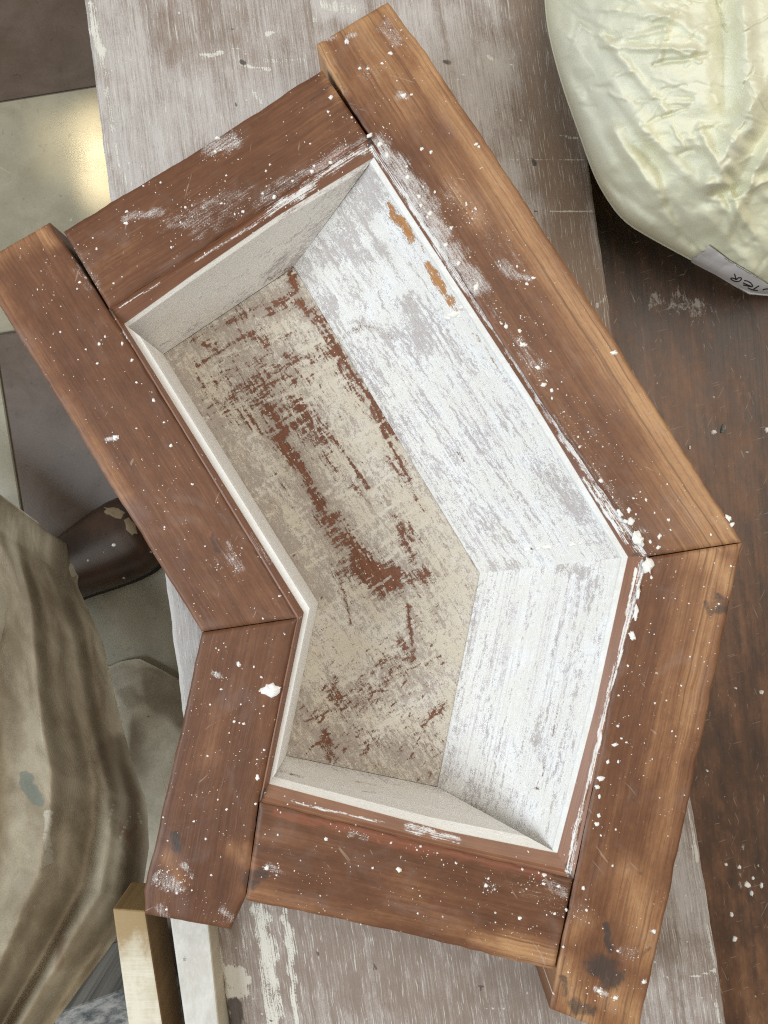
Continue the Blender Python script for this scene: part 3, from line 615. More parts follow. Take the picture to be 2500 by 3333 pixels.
THIN = [(560, 1180, 700, 1400, 60, .34), (620, 1300, 880, 1700, 70, .30), (860, 1640, 1000, 1900, 60, .36), (600, 1120, 900, 980, 70, .28), (700, 1100, 900, 1200, 100, .22), (950, 950, 1010, 1010, 40, .3), (980, 1880, 1040, 1950, 40, .36), (950, 2300, 1150, 2440, 90, .34), (940, 2400, 1040, 2480, 60, .3), (1150, 2300, 1380, 2150, 90, .20), (1300, 2450, 1420, 2540, 80, .26), (1180, 2500, 1400, 2560, 60, .22),
        (1260, 2200, 1420, 2000, 60, .14), (870, 1380, 1000, 1500, 70, .24), (1000, 1580, 1100, 1800, 80, .24), (1180, 1620, 1360, 1760, 80, .05)]
def floor_ch(x, y, t=None):
    soft = strokes(x, y, BARE, -.3, 1.6, .8)
    gx_, gy_ = np.meshgrid(np.arange(500, 1480, 12.0), np.arange(820, 2600, 12.0)); gn_ = .12 + 1.3 * strokes(gx_, gy_, BARE, -.3, 2.6, 0)
    near = lambda X, Y: gn_[int((Y - 820) / 12), int((X - 500) / 12)]
    bare = soft * (1.0 + .95 * fbm(x / 42, y / 42, 62, 3))
    bare += dabs(x, y, 420, (560, 860, 1400, 1950), 58, 5, (20, 110), (2.2, 5), .26, 1, near)       # plaster dragged along the grain
    bare += dabs(x, y, 260, (560, 860, 1400, 1950), -30, 6, (14, 50), (2.2, 4.5), .22, 2, near)
    bare -= dabs(x, y, 420, (560, 860, 1400, 1950), -30, 7, (20, 120), (2.0, 5), .34, 3, near)      # and across it
    bare -= dabs(x, y, 200, (560, 860, 1400, 1950), 58, 6, (20, 90), (2.0, 4), .26, 4, near)
    bare += dabs(x, y, 330, (960, 1950, 1450, 2540), -38, 14, (8, 30), (2.5, 5), .30, 5, lambda X, Y: .25 + .75 * (abs((X - 1000) * .62 + (Y - 2440) * .78) < 130 or X > 1330))
    bare += dabs(x, y, 120, (600, 950, 1050, 1250), -32, 9, (10, 60), (2.5, 6), .26, 6)
    thin = .36 + 1.15 * strokes(x, y, THIN, -.2, 1.6, .8) + .6 * strokes(x, y, BARE, -.5, 3.2, .8)
    thin += dabs(x, y, 260, (540, 860, 1450, 2560), 58, 6, (30, 160), (2.5, 7), .22, 7) - dabs(x, y, 260, (540, 860, 1450, 2560), -32, 9, (20, 140), (3, 8), .26, 8)
    return np.clip(bare, -.5, 1.0) - .03 + .05 * sstep(1950, 2150, y), thin, .08, 0
# bottom board of the hollow
n = 300
lf, _ = resample([R2['F'], R2['E'], R2['D']], n); rf, _ = resample([R2['A'], R2['B'], R2['C']], n)
# make both chains share the bend at the same station
def chain(a, b, c, n0, n1):
    p = np.linspace(0, 1, n0)[:, None]; q = np.linspace(0, 1, n1)[1:, None]
    a, b, c = map(lambda v: np.asarray(v, float), (a, b, c)); return np.concatenate([a + (b - a) * p, b + (c - b) * q])
ext = lambda p, q, k: (p[0] + (p[0] - q[0]) * k, p[1] + (p[1] - q[1]) * k)
lf = chain(R2['F'], R2['E'], R2['D'], 320, 180); rf = chain(R2['A'], R2['B'], R2['C'], 320, 180)
ts = np.linspace(-.03, 1.03, 200)
px = lf[:, None] * (1 - ts)[None, :, None] + rf[:, None] * ts[None, :, None]
X, Y = px[..., 0], px[..., 1]
top = Pn(px, D_FLOOR); top[..., 2] += .0009 * (fbm(X / 60, Y / 60, 5) - .5) - .0012
bot = top.copy(); bot[..., 2] = z_rest + .0075
ang = math.atan2(R2['E'][1] - R2['F'][1], R2['E'][0] - R2['F'][0])
gu = ((X * math.cos(ang) + Y * math.sin(ang)) * D_FLOOR / FPX); gv = ((-X * math.sin(ang) + Y * math.cos(ang)) * D_FLOOR / FPX)
ch = np.stack(np.broadcast_arrays(*[np.asarray(c, float) + 0 * X for c in floor_ch(X, Y)]), -1)
me = grid_solid('bottom_panel', top, bot, np.stack([gu + 1.7, gv + .9], -1), ch)
link('bottom_panel', me, mould, M['beige'])['label'] = 'cream washed bottom of the hollow with red-brown worn patches'

# walls of the hollow
def wall_ch_top(x, y, t):
    thin = .02 + .34 * strokes(x, y, [(1210, 560, 960, 850, 50, 1), (1180, 600, 900, 860, 60, .7)]) + .30 * sstep(.62, 1, t) * strokes(x, y, [(540, 1140, 960, 860, 60, 1)]) + strokes(x, y, [(1060, 560, 1200, 500, 36, .38), (1000, 640, 1180, 560, 30, .2)])
    bare = strokes(x, y, [(905, 715, 985, 665, 16, .44), (1040, 600, 1140, 540, 16, .36), (1100, 545, 1200, 500, 18, .38), (880, 905, 950, 872, 12, .5)])
    thin = thin + dabs(x, y, 90, (400, 500, 1220, 1150), -33, 3, (20, 160), (1.8, 4), .30, 17) * sstep(.12, .5, t)
    return bare * 1.2 - .34, thin + .06, .12, 0
def wall_ch_ru(x, y, t):
    thin = .24 + strokes(x, y, [(1230, 560, 1120, 800, 80, .42), (1100, 800, 990, 880, 70, .38), (1180, 900, 1080, 1000, 70, .2), (1160, 830, 1260, 820, 44, .42), (1330, 1000, 1380, 1120, 46, .40), (1400, 1500, 1530, 1700, 50, .14), (1780, 1560, 1880, 1660, 60, .32), (1600, 1850, 1660, 1850, 34, .34), (1020, 1000, 1330, 1480, 34, .22), (1270, 1090, 1160, 1060, 24, .3), (1860, 1690, 2000, 1800, 60, .16), (1590, 1700, 1640, 1740, 40, .2), (1200, 1130, 1330, 1330, 50, .12)])
    bare = strokes(x, y, [(1135, 1085, 1170, 1060, 18, .42), (1170, 1060, 1240, 1075, 10, .38), (1265, 1090, 1280, 1130, 10, .36), (1340, 1030, 1370, 1110, 22, .24), (1492, 1475, 1512, 1500, 8, .5), (1720, 1785, 1735, 1788, 7, .5), (2000, 1815, 2020, 1820, 12, .46), (1100, 1120, 1112, 1140, 10, .40)])
    grain = .25 + strokes(x, y, [(1120, 1150, 1560, 1800, 60, .6), (1300, 1250, 1800, 1750, 90, .5), (1500, 1300, 1900, 1750, 80, .35)])
    orange = strokes(x, y, [(1275, 675, 1340, 775, 24, .75), (1320, 745, 1335, 790, 16, .62), (1395, 860, 1470, 985, 22, .74), (1460, 985, 1482, 1015, 14, .6), (1540, 1085, 1560, 1110, 10, .52), (1600, 1170, 1625, 1205, 9, .48), (1365, 790, 1380, 820, 14, .45)])
    thin = thin + dabs(x, y, 260, (960, 600, 2000, 1880), 57, 2, (60, 420), (2.2, 6), .20, 11) - dabs(x, y, 160, (960, 600, 2000, 1880), 57, 4, (40, 300), (4, 14), .16, 12)
    thin = thin + dabs(x, y, 70, (1120, 1060, 1700, 1850), 57, 2, (120, 500), (2.0, 3.5), .34, 13) + dabs(x, y, 60, (1000, 850, 1400, 1200), 57, 12, (14, 60), (2.5, 6), .3, 14)
    return np.where(t > .055, bare * 1.3 - .30, -1), np.where(t > .05, thin, -.5), grain * sstep(.03, .10, t), np.where(t > .05, orange * 1.15 - .12, -1)
def wall_ch_rl(x, y, t):
    thin = .16 + strokes(x, y, [(1440, 2300, 1420, 2540, 50, .40), (1560, 1900, 1470, 2350, 26, .22), (1500, 2540, 1640, 2600, 60, .24), (1930, 1900, 1880, 2250, 34, .20), (1760, 2310, 1740, 2440, 20, .36), (1450, 2500, 1560, 2600, 60, .22), (1820, 1850, 1900, 1860, 24, .36), (1900, 2500, 1870, 2560, 20, .2)])
    bare = strokes(x, y, [(1813, 2320, 1792, 2420, 4, .50), (1792, 2420, 1765, 2530, 4, .52), (1749, 2565, 1750, 2566, 13, .62), (1832, 1950, 1826, 1980, 6, .36), (1975, 1980, 1930, 2200, 8, .30), (1555, 1900, 1553, 1915, 8, .46), (1540, 1980, 1470, 2400, 5, .30), (1985, 2010, 1978, 2040, 8, .36)])
    grain = .25 + strokes(x, y, [(1620, 1900, 1560, 2500, 120, .45), (1820, 1900, 1760, 2500, 90, .35)])
    thin = thin + dabs(x, y, 200, (1420, 1850, 2020, 2760), 102, 2, (60, 420), (2.2, 6), .20, 15) - dabs(x, y, 120, (1420, 1850, 2020, 2760), 102, 3, (40, 300), (4, 14), .16, 16)
    return np.where(t > .05, bare * 1.3 - .36, -1), np.where(t > .05, thin, -.5), grain * sstep(.03, .1, t), 0
def wall_ch_bot(x, y, t):
    bare = strokes(x, y, [(915, 2512, 990, 2530, 7, .5), (1158, 2543, 1230, 2560, 5, .46), (1182, 2576, 1225, 2584, 5, .48), (1245, 2566, 1270, 2570, 4, .4), (1400, 2624, 1440, 2634, 4, .4), (1100, 2556, 1140, 2562, 3, .4)])
    return bare * 1.2 - .34, .03 + .34 * sstep(.72, 1.0, t) * (x < 1500) + .12 * fbm(x / 40, y / 25, 88), .10, 0
def wall_ch_left(x, y, t):
    bare = strokes(x, y, [(545, 1165, 640, 1300, 4, .45), (480, 1110, 530, 1180, 4, .36)])
    return bare * 1.2 - .34, .02 + .20 * sstep(.78, 1, t), .05, 0
D1 = D_STRIP + .0008
straight = lambda: [(0, D1), (.02, D1 + .0005), (1, D_FLOOR)]
def wall(a, b, prof, chf, off, m0=None, m1=None, label=None, wob=.0015, mat='cream'):
    o = band('wall_panel', R1[a], R1[b], R2[a], R2[b], 4, prof, M[mat], chf, off, .007, m0, m1, wob)
    if label: o['label'] = label
    return o
wall('F', 'A', [(0, D1), (.10, D1 + .004), (1, D_FLOOR)], wall_ch_top, (0, 0), [(618, 900), (900, 705)], None, 'cream painted end wall at the top of the hollow')
wall_long = wall('A', 'B', [(0, D1), (.045, D1 + .0012), (.055, D1 + .003), (1, D_FLOOR)], wall_ch_ru, (2, .5), [(1300, 642), (1729, 1295)], None, 'long sloping wall brushed white with orange bare wood near its lip', mat='paint')
wall('B', 'C', [(0, D1), (.040, D1 + .0012), (.05, D1 + .003), (1, D_FLOOR)], wall_ch_rl, (4, 1.0), [(1938, 2300)], None, 'short sloping wall brushed white with fine grain streaks', mat='paint')
wall('C', 'D', [(0, D1), (.25, D1 + .006), (.5, D1 + .028), (1, D_FLOOR)], wall_ch_bot, (6, 1.5), [(1450, 2704)], None, 'cream end wall at the foot of the hollow')
wall('D', 'E', [(0, D1), (.40, D1 - .0008), (.50, D1 + .004), (1, D_FLOOR)], wall_ch_left, (8, 2.0))
wall('E', 'F', [(0, D1), (.40, D1 - .0008), (.50, D1 + .004), (1, D_FLOOR)], wall_ch_left, (10, 2.5))

# backing board under the hollow
def prism(name, pts, d, z0, z1, mat, parent=None):
    p = Pn(np.asarray(pts, float), d); n = len(p); top = p.copy(); top[:, 2] = z1; bot = p.copy(); bot[:, 2] = z0
    me = bpy.data.meshes.new(name)
    me.from_pydata([tuple(v) for v in top] + [tuple(v) for v in bot], [], [tuple(range(n))[::-1], tuple(range(n, 2 * n))] + [(i, (i + 1) % n, n + (i + 1) % n, n + i) for i in range(n)])
    me.update(); return link(name, me, parent, mat)
prism('backing_board', [(1190, 520), (2060, 1810), (1830, 2800), (860, 2570), (960, 2010), (370, 1060)], .72, z_rest, z_rest + .007, M['base'], mould)

# dried plaster stuck to the rails: crumbs one by one, the finest as one mass
def lump(px, py, rx, ry, rot, d, h, n=9, seed=0):
    r = np.random.default_rng(seed)
    a = np.linspace(0, 2 * np.pi, n, endpoint=False) + r.uniform(-.2, .2, n)
    V = []; k = d / FPX; ca, sa = math.cos(rot), math.sin(rot); rim = r.uniform(.62, 1.2, n)
    for lvl, (s, z) in enumerate(((1.0, 0), (.84, .62), (.40, 1.0))):
        rad = rim * r.uniform(.88, 1.08, n)
        for i in range(n):
            ex, ey = math.cos(a[i]) * rx * s * rad[i], math.sin(a[i]) * ry * s * rad[i]
            V.append(((px - CX + ex * ca - ey * sa) * k, -(py - CY + ex * sa + ey * ca) * k, CAM_Z - d + h * z * r.uniform(.7, 1.15) - (.0006 if lvl == 0 else 0)))
    F = []
    for l in (0, 1):
        for i in range(n):
            j = (i + 1) % n; F += [(l * n + i, l * n + j, (l + 1) * n + j), (l * n + i, (l + 1) * n + j, (l + 1) * n + i)]
    for i in range(1, n - 1): F.append((2 * n, 2 * n + i, 2 * n + i + 1))
    F = [f[::-1] for f in F]
    return V, F
CR = dict(
 left_upper=[(377, 1424, 13, 10, 0), (557, 1450, 7, 6, 0), (626, 1576, 7, 5, -.4), (500, 1303, 7, 7, 0), (534, 1375, 5, 4, 0), (445, 1245, 6, 5, 0), (430, 1172, 7, 6, 0), (398, 1118, 5, 8, 0), (536, 1715, 4, 4, 0), (668, 1778, 4, 3, 0), (910, 1940, 6, 4, 0), (856, 2013, 4, 4, 0), (260, 919, 6, 5, 0), (252, 940, 4, 4, 0), (324, 1120, 6, 7, .3), (280, 1137, 4, 4, 0), (343, 1095, 5, 5, 0)],
 left_lower=[(876, 2246, 36, 24, -.15), (777, 2162, 9, 10, 0), (827, 2170, 4, 6, 0), (720, 2243, 6, 4, 0), (784, 2292, 4, 4, 0), (839, 2530, 8, 13, 0), (794, 2355, 7, 5, 0), (860, 2441, 6, 5, -.4), (832, 2617, 6, 5, 0), (676, 2460, 5, 4, 0), (631, 2673, 5, 4, 0), (738, 2634, 5, 5, 0), (670, 2730, 5, 5, 0), (688, 2848, 5, 5, 0), (684, 2293, 4, 4, 0), (858, 2298, 4, 4, 0), (532, 2660, 5, 4, 0), (543, 2960, 6, 5, 0)],
 top=[(1204, 440, 13, 7, -.4), (1075, 529, 7, 6, 0), (1016, 558, 8, 7, 0), (1023, 540, 5, 6, 0), (952, 589, 6, 6, 0), (1068, 364, 6, 5, 0), (1077, 317, 9, 8, 0), (893, 640, 7, 8, 0), (866, 557, 5, 5, 0), (791, 689, 7, 6, 0), (558, 805, 5, 5, 0), (411, 727, 11, 7, .4), (708, 448, 8, 6, 0), (701, 493, 6, 6, 0), (467, 605, 4, 3, 0), (737, 571, 4, 4, 0), (370, 922, 4, 4, 0), (315, 810, 5, 5, 0), (855, 630, 5, 5, 0), (1010, 468, 4, 4, 0)],
 bottom=[(1062, 2730, 9, 8, 0), (870, 2823, 9, 9, 0), (1300, 2831, 13, 10, 0), (1214, 2825, 5, 5, 0), (1273, 2743, 5, 5, 0), (1357, 2766, 4, 4, 0), (1770, 2876, 9, 6, 0), (1772, 2848, 8, 7, 0), (1692, 2988, 8, 7, .4), (1582, 2882, 8, 7, 0), (1843, 2962, 5, 6, 0), (1818, 2885, 9, 6, 0), (1485, 2810, 5, 5, 0), (1370, 2755, 5, 4, 0), (1700, 2830, 5, 5, 0), (1590, 2860, 4, 4, 0), (1360, 2973, 4, 4, 0), (1805, 2974, 6, 5, 0)],
 right_upper=[(1236, 469, 12, 10, 0), (1260, 502, 8, 12, .2), (1374, 484, 8, 7, 0), (1403, 495, 7, 7, 0), (1327, 576, 8, 9, 0), (1365, 639, 9, 8, 0), (1370, 668, 8, 7, 0), (1401, 692, 9, 9, 0), (1392, 706, 5, 5, 0), (1468, 742, 6, 6, 0), (1452, 797, 9, 10, 0), (1551, 934, 10, 14, .5), (1736, 905, 8, 6, 0), (1715, 924, 7, 6, 0), (1647, 1062, 10, 8, 0), (1633, 1054, 5, 4, 0), (1691, 1076, 8, 8, 0), (1705, 1122, 16, 10, .2), (1751, 1197, 12, 9, .2), (1770, 1252, 12, 9, 0), (1797, 1271, 7, 8, 0), (1797, 1296, 4, 6, 0), (1999, 1148, 16, 8, -.2), (1493, 857, 8, 9, 0), (1956, 1563, 11, 10, 0), (2048, 1660, 8, 11, .4), (2103, 1627, 6, 7, 0), (2084, 1601, 4, 4, 0), (2062, 1622, 6, 4, 0), (2018, 1671, 9, 15, -.5), (2037, 1697, 12, 9, .4), (2055, 1695, 14, 13, 0), (2080, 1755, 20, 29, -.45), (2116, 1763, 7, 9, 0), (2143, 1781, 8, 8, 0), (2147, 1745, 8, 12, .2), (2176, 1692, 6, 6, 0), (2183, 1725, 4, 4, 0), (2372, 1686, 8, 15, -.6), (2384, 1707, 9, 7, -.6), (2070, 1674, 4, 4, 0), (2131, 1669, 4, 4, 0), (2314, 1740, 5, 5, 0),
              (1129, 134, 8, 12, 0), (1313, 310, 11, 8, 0), (1270, 173, 13, 6, 0), (1172, 222, 7, 5, 0), (1197, 224, 7, 5, 0), (1340, 308, 8, 4, 0), (1244, 206, 6, 5, 0), (1550, 470, 8, 6, -.4), (1560, 478, 6, 5, 0)],
 right_lower=[(2110, 1842, 20, 28, -.2), (2120, 1880, 5, 8, 0), (2058, 2069, 11, 18, -.3), (2070, 1995, 9, 30, .15), (2078, 1930, 8, 24, .2), (2002, 2424, 13, 6, -.1), (1957, 2534, 15, 9, -.2), (1945, 2561, 9, 9, 0), (1951, 2593, 6, 8, 0), (1949, 2654, 7, 9, 0), (1943, 2682, 11, 10, 0), (2012, 2363, 6, 7, .4), (2023, 2403, 5, 4, 0), (2040, 2416, 5, 5, 0), (2012, 2479, 4, 7, 0), (1979, 2479, 6, 8, .3), (1898, 2891, 8, 7, -.4), (1909, 2962, 5, 6, 0), (2129, 3031, 8, 9, 0), (2096, 3195, 8, 9, .4), (1952, 3225, 14, 8, 0), (2003, 3248, 10, 7, 0), (1834, 3082, 5, 5, 0), (2011, 3095, 6, 6, 0), (2044, 2167, 6, 5, 0), (2379, 1843, 4, 5, 0), (2340, 1965, 4, 4, 0), (1956, 2719, 4, 4, 0), (2005, 2700, 4, 4, 0)])
s = 100
for key, items in CR.items():
    for (x, y, rx, ry, rot) in items:
        s += 1; big = max(rx, ry)
        V, F = lump(x, y, rx, ry, rot, D_RIM, min(.0024, .00008 * min(rx, ry) + .0004), 17 if big > 15 else 11, s)
        me = bpy.data.meshes.new('plaster_crumb'); me.from_pydata(V, [], F); me.update(); me.polygons.foreach_set('use_smooth', np.full(len(me.polygons), True))
        link('plaster_crumb', me, rails[key], M['crumb'])
def inside_rails(x, y):
    return True
# grains of plaster too fine to count, sprinkled over each rail
quads = dict(left_upper=[(-20, 830), (150, 740), (960, 2005), (660, 2050)], left_lower=[(660, 2065), (960, 2020), (750, 3015), (480, 2960)], top=[(215, 755), (1045, 235), (1190, 446), (355, 995)],
             bottom=[(850, 2620), (1860, 2865), (1800, 3150), (805, 2925)], right_upper=[(1260, 15), (2405, 1760), (2110, 1805), (1040, 145)], right_lower=[(2405, 1775), (2080, 3333), (1800, 3260), (2105, 1820)])
amount = dict(left_upper=210, left_lower=330, top=300, bottom=300, right_upper=460, right_lower=260)
for key, q in quads.items():
    q = np.array(q, float); r = np.random.default_rng(len(key) * 7 + 3); V = []; F = []
    k = 0
    while k < amount[key]:
        u, v = r.random(2)
        p = (q[0] * (1 - u) + q[1] * u) * (1 - v) + (q[3] * (1 - u) + q[2] * u) * v
        den = (.07 + 1.9 * strokes(np.array([p[0]]), np.array([p[1]]), DUSTY)[0]) * (.12 + 2.0 * sstep(.42, .68, fbm(np.array([p[0] / 55]), np.array([p[1] / 55]), 401, 3)[0]))
        if r.random() > den: continue
        k += 1; rr = min(6.5, .9 + r.exponential(1.0)); v_, f_ = lump(p[0], p[1], rr, rr * r.uniform(.6, 1), r.uniform(0, 3), D_RIM, .0002 + .00013 * rr, 5, int(r.integers(1e6)))
        o = len(V); V += v_; F += [tuple(i + o for i in f) for f in f_]
    me = bpy.data.meshes.new('plaster_grains'); me.from_pydata(V, [], F); me.update()
    o = link('plaster_grains', me, rails[key], M['crumb']); o['kind'] = 'stuff'

# ------------------------------------------------------------------ timbers at the lower left
def timber(name, Lx, Rx, d, th, mats, label, cut=None):
    """stick with top face between two pixel edges, top / end / side each a part of its own look"""
    a = np.array(Lx, float); b = np.array(Rx, float)
    top = Pn(np.stack([a[0], b[0], b[1], a[1]]), d); bot = top.copy(); bot[:, 2] -= th
    b_ = .0022
    me = bpy.data.meshes.new(name)
    import bmesh
    bm = bmesh.new(); vs = [bm.verts.new(v) for v in list(top) + list(bot)]
    f0 = bm.faces.new([vs[i] for i in (3, 2, 1, 0)]); bm.faces.new([vs[i] for i in (4, 5, 6, 7)])
    fe = bm.faces.new([vs[i] for i in (0, 1, 5, 4)]); fr = bm.faces.new([vs[i] for i in (1, 2, 6, 5)]); bm.faces.new([vs[i] for i in (2, 3, 7, 6)]); bm.faces.new([vs[i] for i in (3, 0, 4, 7)])
    f0.material_index = 0; fe.material_index = 1; fr.material_index = 2
    bmesh.ops.recalc_face_normals(bm, faces=bm.faces)
    bmesh.ops.bevel(bm, geom=list(bm.edges), offset=b_, segments=3, affect='EDGES', profile=.6, material=-1)
    bm.to_mesh(me); bm.free()
    for m_ in mats: me.materials.append(m_)
    o = link(name, me); tag(o, label, 'timber', 'sawn timbers at the corner of the bench'); return o
timber('timber_batten', [(366, 2958), (470, 3720)], [(474, 2966), (590, 3720)], .742, .055, [M['timber'], M['tan_wood'], M['brown_wood']], 'narrow cream sawn timber with brown stained end, nearer the apron')
timber('timber_batten', [(549, 2960), (655, 3720)], [(676, 2975), (752, 3720)], .738, .045, [M['white_wood'], M['white_wood'], M['cream_wood']], 'whitewashed timber butted against the edge of the plank')
# slate offcut leaning on the floor beside them
o = box('slate_offcut', P(425, 3330, 1.12), (.10, .16, .16), M['marble'], None, .35, .004)
o.location.z = .081; tag(o, 'plaster smeared dark grey slate block on the floor beside the cream timber', 'block')

# ------------------------------------------------------------------ person: apron, trouser cuff, shoe
person = empty('person', P(150, 2000, 1.2)); person.location = (0, 0, 0)
tag(person, 'person in a paint stained beige canvas apron with one brown shoe showing', 'person')
Rb = np.array([(168, 1190), (166, 1262), (222, 1385), (256, 1535), (288, 1655), (318, 1735), (322, 1830), (304, 1950), (235, 2050), (150, 2165), (60, 2290), (-60, 2440)], float) * 1.507
Lb = np.array([(-230, 900), (-300, 1400), (-340, 1800), (-380, 2440)], float) * 1.507
nv_, nu_ = 330, 240
rb, _ = resample(Rb, nv_); lb, _ = resample(Lb, nv_)
u = np.linspace(0, 1, nu_); v = np.linspace(0, 1, nv_)
px = lb[:, None] * (1 - u)[None, :, None] + rb[:, None] * u[None, :, None]
X, Y = px[..., 0].copy(), px[..., 1].copy(); U = np.broadcast_to(u[None, :], X.shape); Vv = np.broadcast_to(v[:, None], X.shape)
# hem sags between the folds
hem = np.array([(-400, 1390), (-60, 1480), (0, 1552), (30, 1582), (90, 1660), (145, 1725), (250, 1790), (300, 1800)], float)
hy = np.interp(X, hem[:, 0], hem[:, 1])
Y = np.where(Vv < .25, Y + (np.maximum(hy, Y) - Y) * (1 - Vv / .25), Y)
d = 1.085 - .40 * Vv ** .85
q1 = U * 17 + 1.2 * Vv + 5 * fbm(U * 2, Vv * 1.6, 9, 2); q2 = U * 37 - 2 * Vv + 7 * fbm(U * 3, Vv * 1.5, 19, 2)
fold = .9 * np.sin(q1) + .22 * np.sin(2 * q1 + 1) + .40 * np.sin(q2) + .12 * np.sin(q2 * 1.9 + 3 * Vv)
amp = .017 * sstep(0, .18, Vv) * (.5 + .9 * U)
d = d - fold * amp - .016 * (fbm(U * 6, Vv * 7, 29, 3) - .5) + .05 * sstep(.80, 1.0, U) ** 2
top = Pn(np.stack([X, Y], -1), d); bot = top + np.array([-.002, -.002, -.004])
def canvas_ch(x, y):
    dirt_shade = strokes(x, y, [(380, 2450, 470, 2800, 100, .62), (300, 2200, 330, 2500, 40, .34), (430, 2640, 440, 2950, 70, .7), (150, 2760, 60, 2900, 60, .34), (40, 2280, 60, 2420, 50, .38), (330, 2900, 250, 3100, 60, .34), (130, 2000, 180, 2150, 40, .22), (180, 1840, 240, 1850, 30, .3)]) + .1  # lower right strokes paint the apron's shaded side, the others are grime
    paint = strokes(x, y, [(160, 2640, 150, 2800, 24, .60), (128, 2335, 140, 2410, 5, .6), (295, 2460, 285, 2560, 6, .5), (370, 2620, 350, 2680, 10, .52), (10, 1660, 40, 1670, 30, .40), (140, 2810, 110, 2960, 14, .45), (215, 3160, 170, 3250, 16, .48), (420, 2660, 390, 2740, 16, .5), (450, 2650, 460, 2680, 12, .48), (0, 2900, 20, 3200, 50, .30), (195, 1980, 196, 1981, 10, .4)])
    teal = strokes(x, y, [(95, 2540, 125, 2600, 32, .85), (130, 2600, 135, 2660, 14, .5)])
    rust = strokes(x, y, [(215, 3060, 190, 3140, 26, .62), (400, 2690, 440, 2760, 26, .6), (150, 2130, 200, 2160, 22, .32), (0, 2080, 10, 2110, 30, .4), (440, 2690, 420, 2720, 14, .7)])
    return dirt_shade, paint, teal, rust
ch = np.stack(np.broadcast_arrays(*[np.asarray(c, float) + 0 * X for c in canvas_ch(X, Y)]), -1)
me = grid_solid('apron', top, bot, np.stack([Vv * .75, U * .35], -1), ch)
link('apron', me, person, M['canvas'])['label'] = 'beige canvas apron hanging in folds, stained with paint'

# shoe: toe pushes out from under the hem
def tube(name, rings, mat, parent, smooth=True, n=24):
    """rings: list of (centre, half width, height, along-angle): closed cross sections flat underneath"""
    V = []; F = []
    for (c, w, h, az, lift) in rings:
        ax = np.array([math.cos(az + math.pi / 2), math.sin(az + math.pi / 2)])
        for k in range(n):
            a = 2 * math.pi * k / n; ca, sa = math.cos(a), math.sin(a)
            x = w * math.copysign(abs(ca) ** .75, ca); z = h * (abs(sa) ** .8) if sa > 0 else -lift * 0
            V.append((c[0] + ax[0] * x, c[1] + ax[1] * x, lift + z))
    for i in range(len(rings) - 1):
        for k in range(n):
            j = (k + 1) % n; F.append((i * n + k, i * n + j, (i + 1) * n + j, (i + 1) * n + k))
    F.append(tuple(range(n))); F.append(tuple(range((len(rings) - 1) * n, len(rings) * n))[::-1])
    me = bpy.data.meshes.new(name); me.from_pydata(V, [], F); me.update()
    import bmesh
    bm = bmesh.new(); bm.from_mesh(me); bmesh.ops.recalc_face_normals(bm, faces=bm.faces); bm.to_mesh(me); bm.free()
    me.polygons.foreach_set('use_smooth', np.full(len(me.polygons), smooth)); me.update()
    return link(name, me, parent, mat)
# heel hidden under the apron, toe towards the upper right of the picture
heel = np.array(P(0, 1975, 1.16)[:2]); toe = np.array(P(520, 1690, 1.17)[:2]); dirv = toe - heel; Ls = np.linalg.norm(dirv); dirv /= Ls; az = math.atan2(dirv[1], dirv[0])
prof = [(0, .012, .03), (.04, .026, .06), (.2, .033, .085), (.42, .038, .082), (.58, .045, .070), (.70, .049, .062), (.80, .050, .056), (.88, .046, .050), (.94, .036, .040), (.98, .022, .026), (1.0, .006, .008)]
prof = [(t, w * 1.16, h * 1.1) for t, w, h in prof]
def fine(prof, m=40):
    t = np.linspace(0, 1, m); t = 1 - (1 - t) ** 1.4; P_ = np.array(prof)
    return [(a, np.interp(a, P_[:, 0], P_[:, 1]), np.interp(a, P_[:, 0], P_[:, 2])) for a in t]
shoe = tube('shoe', [(heel + dirv * Ls * t, w, h, az, .014) for t, w, h in fine(prof)], M['shoe'], person)
shoe['label'] = 'brown leather shoe with plaster spots'
tube('sole', [(heel + dirv * Ls * (t * 1.0 + .006 * (2 * t - 1)), w + .003, .013, az, .001) for t, w, h in fine(prof)], M['sole'], shoe)
# film of plaster dried on the toe cap and two splashes
from mathutils.bvhtree import BVHTree
BV = {}
def drape(obj, x, y, rx, ry, rot, mat, name, h=.0012, n=11, seed=1):
    me0 = obj.data
    if obj.name not in BV: BV[obj.name] = BVHTree.FromPolygons([v.co.copy() for v in me0.vertices], [tuple(p.vertices) for p in me0.polygons])
    bvh = BV[obj.name]
    r = np.random.default_rng(seed); a = np.linspace(0, 2 * np.pi, n, endpoint=False); V = []; F = []
    rad = r.uniform(.7, 1.15, n)
    for lvl, (s_, hh) in enumerate(((1, .0001), (.8, h * .8), (.35, h))):
        for i in range(n):
            ex, ey = math.cos(a[i]) * rx * s_ * rad[i], math.sin(a[i]) * ry * s_ * rad[i]
            ca, sa = math.cos(rot), math.sin(rot)
            dd = Vector(((x - CX + ex * ca - ey * sa) / FPX, -(y - CY + ex * sa + ey * ca) / FPX, -1)).normalized()
            hit = bvh.ray_cast(Vector((0, 0, CAM_Z)), dd)
            if hit[0] is None: return None
            V.append(tuple(hit[0] + (hit[1] if hit[1].z > 0 else -hit[1]) * hh))
    for l in (0, 1):
        for i in range(n):
            j = (i + 1) % n; F += [(l * n + j, l * n + i, (l + 1) * n + i, (l + 1) * n + j)]
    F.append(tuple(2 * n + i for i in range(n))[::-1])
    me = bpy.data.meshes.new(name); me.from_pydata(V, [], F); me.update()
    me.polygons.foreach_set('use_smooth', np.full(len(me.polygons), True))
    return link(name, me, obj, mat)
